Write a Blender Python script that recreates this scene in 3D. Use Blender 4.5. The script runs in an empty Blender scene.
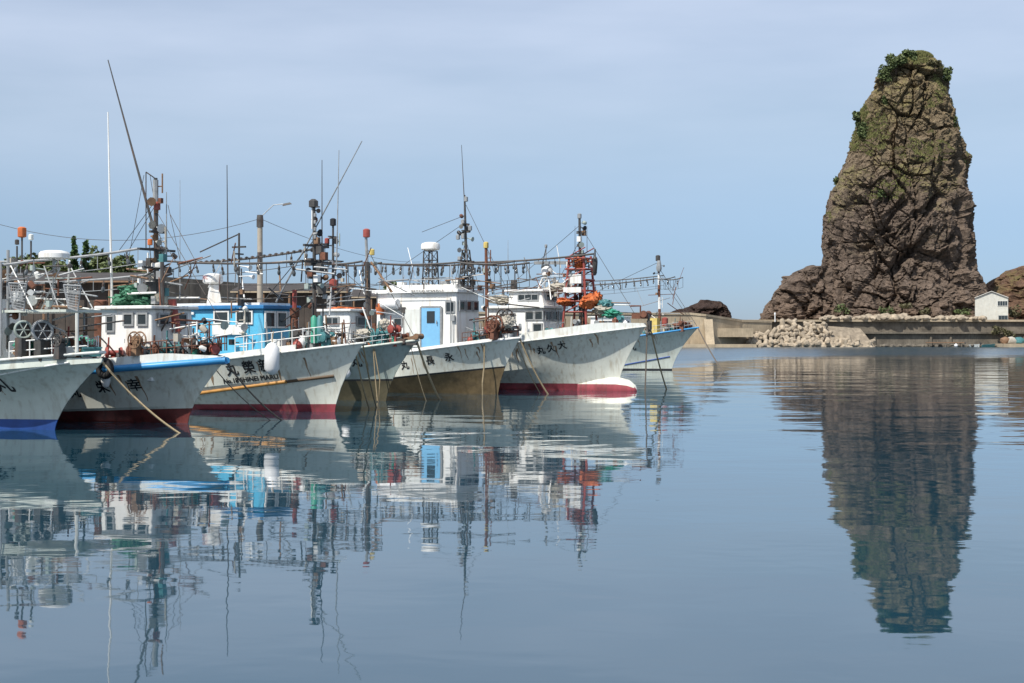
import bpy, bmesh, math, random
from mathutils import Vector, Matrix, noise
R = math.radians
random.seed(7)
scene = bpy.context.scene
COL = scene.collection

# ------------------------------------------------------------------ camera, sky, sun, exposure
F = 1500.0          # focal length in pixels of a 1024 px wide picture
HY = 337.0          # row of the horizon
CH = 3.0            # eye height above the water
cam = bpy.data.cameras.new('camera'); camo = bpy.data.objects.new('camera', cam); COL.objects.link(camo)
cam.sensor_width = 36; cam.lens = F / 1024 * 36; cam.clip_start = .1; cam.clip_end = 20000
camo.location = (0, 0, CH); camo.rotation_euler = (R(90), 0, 0)
cam.shift_y = -(341.5 - HY) / 1024
scene.camera = camo
SUN_AZ = R(217)     # clockwise from +Y (north): behind the camera, to the left
SUN_EL = R(51)
sv = Vector((math.sin(SUN_AZ) * math.cos(SUN_EL), math.cos(SUN_AZ) * math.cos(SUN_EL), math.sin(SUN_EL)))
sl = bpy.data.lights.new('sun', 'SUN'); sl.energy = 5.0; sl.angle = R(.5); sl.color = (1, .95, .87)
so = bpy.data.objects.new('sun', sl); COL.objects.link(so); so.rotation_euler = sv.to_track_quat('Z', 'Y').to_euler()
world = bpy.data.worlds.new('World'); scene.world = world; world.use_nodes = True
wt = world.node_tree; wn = wt.nodes; wl = wt.links
for n in list(wn): wn.remove(n)
wo = wn.new('ShaderNodeOutputWorld'); wb = wn.new('ShaderNodeBackground'); wb.inputs['Strength'].default_value = .09
sky = wn.new('ShaderNodeTexSky'); sky.sky_type = 'NISHITA'; sky.sun_disc = False
sky.sun_elevation = SUN_EL; sky.sun_rotation = SUN_AZ
sky.air_density = 1.0; sky.dust_density = .35; sky.ozone_density = 3.0
# thin high cloud veil: stronger above about 6 degrees, broken by stretched noise
tc = wn.new('ShaderNodeTexCoord'); sx = wn.new('ShaderNodeSeparateXYZ'); wl.new(tc.outputs['Generated'], sx.inputs[0])
mp = wn.new('ShaderNodeMapping'); mp.inputs['Scale'].default_value = (3, 3, 16); wl.new(tc.outputs['Generated'], mp.inputs[0])
nz = wn.new('ShaderNodeTexNoise'); nz.inputs['Scale'].default_value = 1.2; nz.inputs['Detail'].default_value = 5; wl.new(mp.outputs[0], nz.inputs['Vector'])
mr = wn.new('ShaderNodeMapRange'); mr.interpolation_type = 'SMOOTHSTEP'
mr.inputs['From Min'].default_value = .03; mr.inputs['From Max'].default_value = .20
wl.new(sx.outputs['Z'], mr.inputs['Value'])
mu = wn.new('ShaderNodeMath'); mu.operation = 'MULTIPLY_ADD'; wl.new(nz.outputs['Fac'], mu.inputs[0]); mu.inputs[1].default_value = .6; mu.inputs[2].default_value = .2
m2 = wn.new('ShaderNodeMath'); m2.operation = 'MULTIPLY'; wl.new(mu.outputs[0], m2.inputs[0]); wl.new(mr.outputs[0], m2.inputs[1])
hb_ = wn.new('ShaderNodeMapRange'); hb_.interpolation_type = 'SMOOTHSTEP'
hb_.inputs['From Min'].default_value = .0; hb_.inputs['From Max'].default_value = .16
hb_.inputs['To Min'].default_value = 1; hb_.inputs['To Max'].default_value = 0
wl.new(sx.outputs['Z'], hb_.inputs['Value'])
tint = wn.new('ShaderNodeMix'); tint.data_type = 'RGBA'; tint.blend_type = 'MULTIPLY'
wl.new(hb_.outputs[0], tint.inputs['Factor']); wl.new(sky.outputs[0], tint.inputs['A']); tint.inputs['B'].default_value = (.60, .77, 1.20, 1)
cl = wn.new('ShaderNodeMix'); cl.data_type = 'RGBA'
wl.new(m2.outputs[0], cl.inputs['Factor']); wl.new(tint.outputs['Result'], cl.inputs['A']); cl.inputs['B'].default_value = (8.6, 9.5, 11.4, 1)
wl.new(cl.outputs['Result'], wb.inputs['Color']); wl.new(wb.outputs[0], wo.inputs[0])
scene.view_settings.view_transform = 'Standard'; scene.view_settings.look = 'None'
scene.view_settings.gamma = 1; scene.view_settings.use_curve_mapping = False
scene.view_settings.exposure = 0.1

# ------------------------------------------------------------------ helpers
def W(px, py, Y): return Vector(((px - 512) * Y / F, Y, CH + (HY - py) * Y / F))
def X(px, Y): return (px - 512) * Y / F
def Z(py, Y): return CH + (HY - py) * Y / F

MATS = {}
def mat(name, base, rough=.6, var=.18, scale=2.0, metal=0.0, streak=None, bump=0.0, spec=.5, alpha=1.0):
    """procedural paint/stone/etc.: base colour with two noises of wear; streak = colour of vertical runs of rust or grime"""
    if name in MATS: return MATS[name]
    m = bpy.data.materials.new(name); m.use_nodes = True; t = m.node_tree; N = t.nodes; Lk = t.links
    b = N['Principled BSDF']; b.inputs['Roughness'].default_value = rough; b.inputs['Metallic'].default_value = metal
    b.inputs['Specular IOR Level'].default_value = spec
    c = N.new('ShaderNodeTexCoord')
    n1 = N.new('ShaderNodeTexNoise'); n1.inputs['Scale'].default_value = scale; n1.inputs['Detail'].default_value = 7; n1.inputs['Roughness'].default_value = .65
    Lk.new(c.outputs['Object'], n1.inputs['Vector'])
    r = N.new('ShaderNodeValToRGB'); r.color_ramp.elements[0].position = .3; r.color_ramp.elements[1].position = .7
    r.color_ramp.elements[0].color = (*[x * (1 - var) for x in base], 1); r.color_ramp.elements[1].color = (*[min(1, x * (1 + var)) for x in base], 1)
    Lk.new(n1.outputs['Fac'], r.inputs[0]); out = r.outputs[0]
    if streak:
        mp = N.new('ShaderNodeMapping'); mp.inputs['Scale'].default_value = (2.6, 2.6, .25); Lk.new(c.outputs['Object'], mp.inputs[0])
        n2 = N.new('ShaderNodeTexNoise'); n2.inputs['Scale'].default_value = 2.2; n2.inputs['Detail'].default_value = 6; Lk.new(mp.outputs[0], n2.inputs['Vector'])
        r2 = N.new('ShaderNodeValToRGB'); r2.color_ramp.elements[0].position = .5; r2.color_ramp.elements[1].position = .74
        r2.color_ramp.elements[0].color = (0, 0, 0, 1); r2.color_ramp.elements[1].color = (.6, .6, .6, 1); Lk.new(n2.outputs['Fac'], r2.inputs[0])
        mx = N.new('ShaderNodeMix'); mx.data_type = 'RGBA'; Lk.new(r2.outputs[0], mx.inputs['Factor']); Lk.new(out, mx.inputs['A']); mx.inputs['B'].default_value = (*streak, 1)
        out = mx.outputs['Result']
    Lk.new(out, b.inputs['Base Color'])
    if bump:
        bp = N.new('ShaderNodeBump'); bp.inputs['Strength'].default_value = bump; bp.inputs['Distance'].default_value = .05; Lk.new(n1.outputs['Fac'], bp.inputs['Height']); Lk.new(bp.outputs[0], b.inputs['Normal'])
    MATS[name] = m; return m

class MB:
    """collects shapes and links them as ONE mesh object"""
    def __init__(s): s.v = []; s.f = []; s.m = []; s.cur = 0
    def use(s, i): s.cur = i; return s
    def add(s, vs, fs):
        o = len(s.v); s.v += [Vector(q) for q in vs]
        for f in fs: s.f.append([i + o for i in f]); s.m.append(s.cur)
        return s
    def box(s, c, d, rot=None, taper=1.0):
        hx, hy, hz = d[0] / 2, d[1] / 2, d[2] / 2; vs = []
        for z in (-hz, hz):
            k = taper if z > 0 else 1
            vs += [Vector((-hx * k, -hy * k, z)), Vector((hx * k, -hy * k, z)), Vector((hx * k, hy * k, z)), Vector((-hx * k, hy * k, z))]
        if rot: vs = [rot @ q for q in vs]
        vs = [q + Vector(c) for q in vs]
        return s.add(vs, [(3, 2, 1, 0), (4, 5, 6, 7), (0, 1, 5, 4), (1, 2, 6, 5), (2, 3, 7, 6), (3, 0, 4, 7)])
    def tube(s, pts, r, n=6, cap=True, r2=None):
        pts = [Vector(p) for p in pts]; k = len(pts); vs = []; fs = []
        up = Vector((0, 0, 1))
        for i, p in enumerate(pts):
            d = (pts[min(i + 1, k - 1)] - pts[max(i - 1, 0)]).normalized()
            a = d.cross(up)
            if a.length < .05: a = d.cross(Vector((1, 0, 0)))
            a.normalize(); b = d.cross(a)
            rr = r if r2 is None else r + (r2 - r) * i / max(1, k - 1)
            for j in range(n):
                an = 2 * math.pi * j / n; vs.append(p + a * math.cos(an) * rr + b * math.sin(an) * rr)
        for i in range(k - 1):
            for j in range(n):
                j2 = (j + 1) % n; fs.append((i * n + j, i * n + j2, (i + 1) * n + j2, (i + 1) * n + j))
        if cap: fs += [tuple(range(n)), tuple(reversed(range((k - 1) * n, k * n)))]
        return s.add(vs, fs)
    def lathe(s, prof, c=(0, 0, 0), axis=None, n=10):
        """prof: (radius, height) pairs along axis (default +z)"""
        q = Vector((0, 0, 1)).rotation_difference(Vector(axis).normalized()) if axis is not None else None
        vs = []; fs = []
        for r, z in prof:
            for j in range(n):
                a = 2 * math.pi * j / n; p = Vector((r * math.cos(a), r * math.sin(a), z))
                if q: p = q @ p
                vs.append(p + Vector(c))
        for i in range(len(prof) - 1):
            for j in range(n):
                j2 = (j + 1) % n; fs.append((i * n + j, i * n + j2, (i + 1) * n + j2, (i + 1) * n + j))
        fs += [tuple(reversed(range(n))), tuple(range((len(prof) - 1) * n, len(prof) * n))]
        return s.add(vs, fs)
    def torus(s, c, axis, Rr, r, n=18, m=7, sx=1.0):
        q = Vector((0, 0, 1)).rotation_difference(Vector(axis).normalized()); vs = []; fs = []
        for i in range(n):
            a = 2 * math.pi * i / n
            for j in range(m):
                b = 2 * math.pi * j / m; rr = Rr + r * math.cos(b)
                vs.append(q @ Vector((rr * math.cos(a) * sx, rr * math.sin(a), r * math.sin(b))) + Vector(c))
        for i in range(n):
            for j in range(m):
                fs.append((i * m + j, ((i + 1) % n) * m + j, ((i + 1) % n) * m + (j + 1) % m, i * m + (j + 1) % m))
        return s.add(vs, fs)
    def prism(s, poly, y0, y1):
        """poly in (x,z), extruded along y"""
        n = len(poly); vs = [(p[0], y0, p[1]) for p in poly] + [(p[0], y1, p[1]) for p in poly]
        fs = [tuple(range(n)), tuple(reversed(range(n, 2 * n)))] + [(i, i + n, (i + 1) % n + n, (i + 1) % n) for i in range(n)]
        return s.add(vs, fs)
    def build(s, name, mats, parent=None, smooth=None, loc=None):
        me = bpy.data.meshes.new(name); me.from_pydata(s.v, [], s.f)
        for m in (mats if isinstance(mats, (list, tuple)) else [mats]): me.materials.append(m)
        me.polygons.foreach_set('material_index', s.m)
        bm = bmesh.new(); bm.from_mesh(me); bmesh.ops.recalc_face_normals(bm, faces=bm.faces); bm.to_mesh(me); bm.free()
        if smooth is not None:
            me.polygons.foreach_set('use_smooth', [True] * len(me.polygons)); me.set_sharp_from_angle(angle=R(smooth))
        me.update()
        o = bpy.data.objects.new(name, me); COL.objects.link(o)
        if parent: o.parent = parent
        if loc is not None: o.location = loc
        return o

def tag(o, label=None, cat=None, group=None, kind=None):
    if label: o['label'] = label
    if cat: o['category'] = cat
    if group: o['group'] = group
    if kind: o['kind'] = kind
    return o
def empty(name, loc, rz=0):
    o = bpy.data.objects.new(name, None); o.empty_display_size = .5; o.location = loc; o.rotation_euler = (0, 0, rz); COL.objects.link(o); return o
def dup(o, parent=None, loc=None):
    c = o.copy(); COL.objects.link(c)
    if parent: c.parent = parent
    if loc is not None: c.location = loc
    return c
def copy_tree(o, parent=None):
    c = dup(o, parent)
    for ch in list(o.children): copy_tree(ch, c)
    return c
def fbm(p, octv=4, lac=2.1, gain=.5):
    s = 0; a = 1
    for _ in range(octv): s += a * noise.noise(p); p = p * lac; a *= gain
    return s
def recenter(o, at):
    """put the origin of a mesh built in world coordinates at its base"""
    at = Vector(at); o.data.transform(Matrix.Translation(-at)); o.location = at; return o

# ------------------------------------------------------------------ materials
M = dict(
    white=mat('white_gelcoat', (.68, .70, .66), .38, .12, 1.2, streak=(.38, .30, .2)),
    hull_white=mat('hull_white', (.68, .69, .61), .34, .14, .9, streak=(.36, .29, .19)),
    hull_grey=mat('hull_grey', (.52, .56, .50), .35, .14, .9, streak=(.30, .28, .22)),
    hull_green=mat('hull_green_grey', (.34, .40, .37), .4, .16, .9, streak=(.2, .19, .14)),
    cabin_white=mat('cabin_white', (.78, .78, .75), .45, .07, 1.5, streak=(.5, .42, .32)),
    blue=mat('strake_blue', (.04, .27, .56), .4, .18, 2),
    pale_blue=mat('pale_blue_paint', (.20, .46, .70), .45, .10, 2),
    cabin_blue=mat('cabin_sky_blue', (.10, .44, .66), .45, .12, 2, streak=(.16, .34, .44)),
    roof_blue=mat('roof_edge_blue', (.03, .17, .38), .5, .2, 2),
    navy=mat('bottom_blue', (.015, .06, .24), .5, .3, 2),
    red=mat('bottom_red', (.27, .045, .06), .65, .4, 1.5, streak=(.10, .05, .04)),
    dull_red=mat('bottom_dull_red', (.17, .035, .03), .6, .4, 1.5, streak=(.03, .02, .015)),
    ochre=mat('bottom_ochre', (.125, .088, .042), .75, .5, 1.6, streak=(.09, .06, .02)),
    olive=mat('bottom_olive', (.075, .065, .035), .7, .4, 1.6),
    black=mat('black_paint', (.015, .015, .017), .5, .4, 3),
    ink=mat('lettering_black', (.012, .012, .014), .6, .3, 6),
    ink_red=mat('lettering_red', (.45, .05, .05), .6, .2, 6),
    orange_strake=mat('strake_orange_brown', (.46, .23, .06), .5, .3, 2),
    shaded_strake=mat('strake_orange_shaded', (.10, .06, .03), .6, .3, 2),  # shaded copy of the orange-brown strake colour
    steel=mat('galvanised_steel', (.33, .34, .34), .5, .25, 4, metal=.3),
    dark_steel=mat('dark_steel', (.06, .058, .055), .55, .45, 3, streak=(.14, .07, .04)),
    rust=mat('rusty_iron', (.15, .06, .035), .8, .45, 4),
    red_paint=mat('red_paint', (.30, .065, .05), .5, .25, 3),
    orange=mat('orange_paint', (.50, .13, .035), .7, .35, 2),
    green_net=mat('green_net', (.05, .17, .10), .8, .5, 6, bump=.6),
    teal=mat('teal_paint', (.06, .19, .20), .5, .3, 3),
    green=mat('green_paint', (.05, .30, .20), .5, .25, 3),
    glass=mat('dark_glass', (.03, .04, .045), .08, .2, 2),
    bulb=mat('lamp_glass', (.09, .10, .105), .12, .25, 8),
    rubber=mat('black_rubber', (.02, .02, .02), .8, .3, 5),
    rope=mat('weathered_rope', (.32, .25, .15), .9, .3, 20),
    rope_dark=mat('wet_rope', (.12, .10, .08), .9, .3, 20),
    deck=mat('deck_grey', (.30, .33, .32), .8, .2, 2),
    wood=mat('weathered_wood', (.22, .13, .075), .8, .35, 5),
    tarp=mat('canvas_tarp', (.40, .37, .31), .85, .2, 3, bump=.4),
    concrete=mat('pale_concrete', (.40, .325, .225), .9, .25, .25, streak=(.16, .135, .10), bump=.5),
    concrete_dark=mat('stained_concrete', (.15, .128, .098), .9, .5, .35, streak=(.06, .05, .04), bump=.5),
    tetra=mat('block_concrete', (.34, .28, .205), .9, .5, .5, bump=.4),
    quay=mat('quay_concrete', (.27, .26, .24), .9, .2, .3),
    shed=mat('dark_timber', (.055, .045, .038), .85, .4, .8, streak=(.10, .07, .05)),
    shed_roof=mat('weathered_roof', (.05, .043, .038), .85, .35, .6),
    pole=mat('pole_concrete', (.36, .32, .26), .85, .15, 1.5),
    pvc=mat('fender_white', (.80, .80, .79), .4, .06, 3),
    yellow=mat('yellow_paint', (.60, .46, .14), .6, .2, 3),
)

# ------------------------------------------------------------------ water
def water_mat():
    m = bpy.data.materials.new('harbour_water'); m.use_nodes = True; t = m.node_tree; N = t.nodes; L = t.links
    b = N['Principled BSDF']; b.inputs['Base Color'].default_value = (.009, .046, .072, 1); b.inputs['Roughness'].default_value = .025; b.inputs['IOR'].default_value = 1.65
    c = N.new('ShaderNodeTexCoord'); sp = N.new('ShaderNodeSeparateXYZ'); L.new(c.outputs['Object'], sp.inputs[0])
    def nse(scale, sxyz, det=2, dist=.0):
        mp = N.new('ShaderNodeMapping'); mp.inputs['Scale'].default_value = sxyz; mp.inputs['Rotation'].default_value = (0, 0, R(8)); L.new(c.outputs['Object'], mp.inputs[0])
        n = N.new('ShaderNodeTexNoise'); n.inputs['Scale'].default_value = scale; n.inputs['Detail'].default_value = det; n.inputs['Distortion'].default_value = dist
        L.new(mp.outputs[0], n.inputs['Vector']); return n.outputs['Fac']
    def op(o, a, b_):
        k = N.new('ShaderNodeMath'); k.operation = o
        for i, q in enumerate((a, b_)):
            if isinstance(q, (int, float)): k.inputs[i].default_value = q
            else: L.new(q, k.inputs[i])
        return k.outputs[0]
    big = nse(.20, (.7, 1.0, 1), 1, .3); mid = nse(.75, (.75, 1.0, 1), 2, .4); fine = nse(2.6, (.7, 1, 1), 2)
    # calm and ruffled patches: a long ruffled belt under the far shore, faint cat's paws elsewhere
    sd = op('SUBTRACT', sp.outputs['X'], op('MULTIPLY', sp.outputs['Y'], .155))
    lf = N.new('ShaderNodeMapRange'); lf.interpolation_type = 'SMOOTHSTEP'; L.new(sd, lf.inputs['Value']); lf.inputs['From Min'].default_value = -9; lf.inputs['From Max'].default_value = 4; lf.inputs['To Min'].default_value = 72; lf.inputs['To Max'].default_value = 0
    wob = nse(.03, (1, 1, 1), 2)
    yy = op('ADD', op('ADD', sp.outputs['Y'], lf.outputs[0]), op('MULTIPLY', wob, 90)); yy = op('SUBTRACT', yy, 45)
    far = N.new('ShaderNodeMapRange'); far.interpolation_type = 'SMOOTHSTEP'; L.new(yy, far.inputs['Value'])
    far.inputs['From Min'].default_value = 200; far.inputs['From Max'].default_value = 265
    patch = nse(.018, (.6, 1, 1), 2)
    pm = N.new('ShaderNodeMapRange'); L.new(patch, pm.inputs['Value']); pm.inputs['From Min'].default_value = .4; pm.inputs['From Max'].default_value = .7
    pm.inputs['To Min'].default_value = .45; pm.inputs['To Max'].default_value = 1.6
    rgh = N.new('ShaderNodeMapRange'); L.new(far.outputs[0], rgh.inputs['Value']); rgh.inputs['To Min'].default_value = .025; rgh.inputs['To Max'].default_value = .20; L.new(rgh.outputs[0], b.inputs['Roughness'])
    amp = op('ADD', pm.outputs[0], op('MULTIPLY', far.outputs[0], 12.0))
    h = op('ADD', op('MULTIPLY', big, .056), op('ADD', op('MULTIPLY', mid, .0125), op('MULTIPLY', fine, .0014)))
    h = op('MULTIPLY', h, amp)
    bp = N.new('ShaderNodeBump'); bp.inputs['Strength'].default_value = 1; bp.inputs['Distance'].default_value = 1; L.new(h, bp.inputs['Height']); L.new(bp.outputs[0], b.inputs['Normal'])
    return m
w = MB().add([(-4000, -300, 0), (4000, -300, 0), (4000, 9000, 0), (-4000, 9000, 0)], [(0, 1, 2, 3)]).build('water', water_mat()); tag(w, kind='structure')

# ------------------------------------------------------------------ rock
def rock_mat(name, low, mid_, high, grass, zlo, zhi, grass_amt):
    m = bpy.data.materials.new(name); m.use_nodes = True; t = m.node_tree; N = t.nodes; L = t.links
    b = N['Principled BSDF']; b.inputs['Roughness'].default_value = .95; b.inputs['Specular IOR Level'].default_value = .2
    c = N.new('ShaderNodeTexCoord'); g = N.new('ShaderNodeNewGeometry')
    sp = N.new('ShaderNodeSeparateXYZ'); L.new(c.outputs['Object'], sp.inputs[0])
    def nse(scale, det=6, rough=.65):
        n = N.new('ShaderNodeTexNoise'); n.inputs['Scale'].default_value = scale; n.inputs['Detail'].default_value = det; n.inputs['Roughness'].default_value = rough
        L.new(c.outputs['Object'], n.inputs['Vector']); return n.outputs['Fac']
    def ramp(a, p0, p1, c0, c1):
        r = N.new('ShaderNodeValToRGB'); e = r.color_ramp.elements; e[0].position = p0; e[1].position = p1; e[0].color = (*c0, 1); e[1].color = (*c1, 1); L.new(a, r.inputs[0]); return r.outputs[0]
    def mix(f, a, b_, mode='MIX'):
        k = N.new('ShaderNodeMix'); k.data_type = 'RGBA'; k.blend_type = mode
        for s_, q in (('Factor', f), ('A', a), ('B', b_)):
            if isinstance(q, float): k.inputs[s_].default_value = q
            elif isinstance(q, tuple): k.inputs[s_].default_value = (*q, 1)
            else: L.new(q, k.inputs[s_])
        return k.outputs['Result']
    def rng(a, f0, f1, smooth=True):
        k = N.new('ShaderNodeMapRange'); k.interpolation_type = 'SMOOTHSTEP'; L.new(a, k.inputs['Value']); k.inputs['From Min'].default_value = f0; k.inputs['From Max'].default_value = f1; return k.outputs[0]
    def mul(a, b_):
        k = N.new('ShaderNodeMath'); k.operation = 'MULTIPLY'; L.new(a, k.inputs[0])
        if isinstance(b_, float): k.inputs[1].default_value = b_
        else: L.new(b_, k.inputs[1])
        return k.outputs[0]
    def add(a, b_, kk=1.0):
        k = N.new('ShaderNodeMath'); k.operation = 'MULTIPLY_ADD'; L.new(b_, k.inputs[0]); k.inputs[1].default_value = kk; L.new(a, k.inputs[2]); return k.outputs[0]
    n_big, n_mid, n_fin = nse(.06, 4), nse(.35, 7), nse(1.6, 6, .75)
    zj = add(sp.outputs['Z'], n_big, (zhi - zlo) * .5)
    colr = mix(rng(zj, zlo, zlo + .45 * (zhi - zlo)), low, mid_)
    colr = mix(rng(zj, zlo + .6 * (zhi - zlo), zhi * 1.15), colr, high)
    colr = mix(ramp(n_mid, .3, .75, (0, 0, 0), (1, 1, 1)), mix(1.0, colr, (.55, .53, .52), 'MULTIPLY'), mix(1.0, colr, (1.55, 1.46, 1.4), 'MULTIPLY'))
    colr = mix(ramp(n_fin, .35, .7, (0, 0, 0), (.8, .8, .8)), mix(1.0, colr, (.55, .54, .54), 'MULTIPLY'), colr)
    sn = N.new('ShaderNodeSeparateXYZ'); L.new(g.outputs['Normal'], sn.inputs[0])
    gm = mul(rng(add(sn.outputs['Z'], n_mid, .5), .38, .72), rng(sp.outputs['Z'], zlo + .15 * (zhi - zlo), zlo + .6 * (zhi - zlo)))
    gm = mul(gm, grass_amt); gm = mul(gm, rng(n_big, .48, .60))
    colr = mix(gm, colr, mix(ramp(n_fin, .35, .65, (0, 0, 0), (1, 1, 1)), grass, tuple(q * 1.6 for q in grass)))
    L.new(colr, b.inputs['Base Color'])
    v = N.new('ShaderNodeTexVoronoi'); v.inputs['Scale'].default_value = .55; L.new(c.outputs['Object'], v.inputs['Vector'])
    hh = add(mul(v.outputs['Distance'], .8), n_mid, .9); hh = add(hh, n_fin, .9)
    bp = N.new('ShaderNodeBump'); bp.inputs['Strength'].default_value = 1.0; bp.inputs['Distance'].default_value = 1.5; L.new(hh, bp.inputs['Height']); L.new(bp.outputs[0], b.inputs['Normal'])
    return m
STACK_MAT = rock_mat('brown_rock', (.36, .255, .18), (.285, .23, .185), (.39, .32, .20), (.20, .185, .07), 8, 92, .6)
HILL_MAT = rock_mat('scrub_rock', (.24, .17, .11), (.28, .18, .125), (.28, .185, .125), (.16, .15, .05), 2, 40, .6)
DARK_ROCK = rock_mat('dark_rock', (.09, .065, .056), (.10, .07, .06), (.11, .08, .065), (.05, .05, .03), 2, 30, .1)

def interp(tab, y):
    if y <= tab[0][0]: return tab[0][1:]
    for a, b in zip(tab, tab[1:]):
        if y <= b[0]:
            k = (y - a[0]) / (b[0] - a[0]); return tuple(p + (q - p) * k for p, q in zip(a[1:], b[1:]))
    return tab[-1][1:]
def rock(name, tab, Yc, ybase, m, na=150, nz_=150, depth=.75, amp=(3.0, 1.4, .55), seed=0, notches=(), flare=0.0, ledge=0.0, bias=0.0):
    """tab: rows (image row, left, right) of the outline seen at distance Yc, turned into a full round solid"""
    y0 = tab[0][0]; vs = []; fs = []; s = Vector((seed * 17.3, seed * 5.1, seed * 9.7))
    for i in range(nz_ + 1):
        y = y0 + (ybase - y0) * i / nz_
        l, r = interp(tab, y); cx = X((l + r) / 2, Yc); hw = max(.2, (r - l) / 2 * Yc / F); z = Z(y, Yc)
        k = i / nz_
        for j in range(na):
            a = 2 * math.pi * j / na; ca, sa = math.cos(a), math.sin(a)
            rr = (abs(ca) ** 2.5 + abs(sa) ** 2.5) ** (-1 / 2.5)
            dep = hw * depth + (flare * max(0, (k - .72) / .28) ** 1.3 if sa < 0 else 0)
            vs.append(Vector((cx + hw * rr * ca, Yc + dep * rr * sa, z)))
    out = []
    for idx, p in enumerate(vs):
        i, j = divmod(idx, na); a = 2 * math.pi * j / na
        q = p + s
        rid = 1 - abs(noise.noise(q / 15)) * 2; rid2 = 1 - abs(noise.noise(Vector((q.x, q.y, q.z * 1.8)) / 6.5)) * 2
        d = amp[0] * (fbm(q / 22, 3) * .9 + (rid - .6) * .35) + amp[1] * (fbm(q / 7, 3) + (rid2 - .6) * .8) + amp[2] * .5 * fbm(q / 2.1, 3)
        if ledge:   # slanting beds that break the face into steps
            st = (q.z + .32 * q.x + 4 * noise.noise(q / 14)) / 8.5; fr = st - math.floor(st)
            d += ledge * (fr - .5) * (.5 + .8 * noise.noise(q / 17 + Vector((5, 5, 5))))
        if math.sin(a) < .35:   # fractured blocks: cracks between cells, each cell set in or out
            for sc, ak in ((13.0, 2.5), (6.2, 1.35), (3.0, .62), (1.5, .26)):
                w3 = Vector((q.x, q.y, q.z * .7)) / sc + Vector((.3 * noise.noise(q / sc * .7), 0, .3 * noise.noise(q / sc * .7 + s)))
                ds, ps = noise.voronoi(w3); rv = noise.noise_vector(ps[0] * 5.3)
                d += ak * amp[2] * (1.5 * noise.noise(ps[0] * 7.7) + 2.2 * rv.dot(w3 - ps[0]) - (.9 if ds[1] - ds[0] < .05 else 0))
        d -= bias
        px = 512 + p.x * F / p.y; py = HY - (p.z - CH) * F / p.y
        if math.sin(a) < -.1:
            for (ax, ay, bx, by, wd, dp) in notches:
                ux, uy = bx - ax, by - ay; L2 = ux * ux + uy * uy; tt = max(0, min(1, ((px - ax) * ux + (py - ay) * uy) / L2))
                dd = math.hypot(px - ax - tt * ux, py - ay - tt * uy) + 1.6 * noise.noise(q / 3)
                if dd < wd: d -= dp * (1 - (dd / wd) ** 2) * (1 - (2 * tt - 1) ** 4)
        nrm = Vector((math.cos(a), math.sin(a), .12)); edge = min(1, i / 8)
        o = p + nrm * d * (.35 + .65 * abs(math.sin(a))) * edge; o.z += .5 * noise.noise(q / 3.3) * edge
        if i == 0: o.z += 1.2 * noise.noise(q / 4)
        out.append(o)
    for i in range(nz_):
        for j in range(na):
            j2 = (j + 1) % na; fs.append((i * na + j, (i + 1) * na + j, (i + 1) * na + j2, i * na + j2))
    fs.append(tuple(range(na)))
    b = MB(); b.add(out, fs); o = b.build(name, m); return recenter(o, (X(sum(tab[-1][1:]) / 2, Yc), Yc, 0))

stack_tab = [(52, 914, 922), (56, 901, 930), (64, 891, 938), (74, 883, 946), (84, 876, 950), (100, 867, 953), (130, 855, 959), (160, 846, 964), (190, 833, 968),
             (206, 828, 972), (224, 823, 974), (245, 821, 974), (262, 821, 974), (272, 818, 975), (290, 812, 978), (322, 800, 986), (345, 792, 990)]
stack = rock('sea_stack', stack_tab, 505, 345, STACK_MAT, na=400, nz_=420, depth=.72, amp=(3.2, 1.0, 1.0), seed=1, flare=14, ledge=1.6, bias=1.5,
             notches=[(890, 271, 926, 239, 5, 5), (912, 218, 948, 193, 6, 4.5), (838, 292, 852, 284, 4, 4), (850, 196, 858, 200, 4, 4), (846, 252, 872, 240, 4, 3),
                      (958, 150, 962, 180, 4, 5), (963, 196, 968, 250, 5, 6), (972, 255, 976, 276, 4, 5), (868, 232, 892, 226, 4, 3.5), (940, 250, 960, 262, 4, 3), (955, 312, 978, 314, 3, 3)])
tag(stack, 'towering brown sea stack with shrubs on top, rising behind the far shore', 'rock')
sh = rock('rock_outcrop', [(267, 806, 828), (272, 798, 838), (282, 785, 848), (292, 775, 856), (305, 765, 862), (319, 756, 866), (345, 742, 872)], 497, 345, STACK_MAT, na=120, nz_=80, depth=.6, amp=(2.6, 2.2, 1.2), seed=3, ledge=1.4, bias=.4)
tag(sh, 'low brown rock shoulder at the left foot of the tall sea stack', 'rock')
ro = rock('rock_outcrop', [(302, 700, 722), (306, 690, 727), (312, 676, 731), (320, 650, 735), (345, 640, 744)], 560, 345, DARK_ROCK, na=90, nz_=50, depth=.5, amp=(1.6, 1.6, .8), seed=6)
tag(ro, 'small dark jagged rock peeping over the breakwater', 'rock')
hl = rock('hill', [(254, 1058, 1080), (262, 1032, 1110), (270, 1012, 1130), (280, 996, 1150), (292, 984, 1170), (322, 968, 1200), (345, 955, 1220)], 518, 345, HILL_MAT, na=110, nz_=70, depth=.6, amp=(2.2, 1.5, .8), seed=9)
tag(hl, kind='structure')

from mathutils.bvhtree import BVHTree
STACK_TREE = BVHTree.FromPolygons([v.co + stack.location for v in stack.data.vertices], [tuple(p.vertices) for p in stack.data.polygons])
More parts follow.
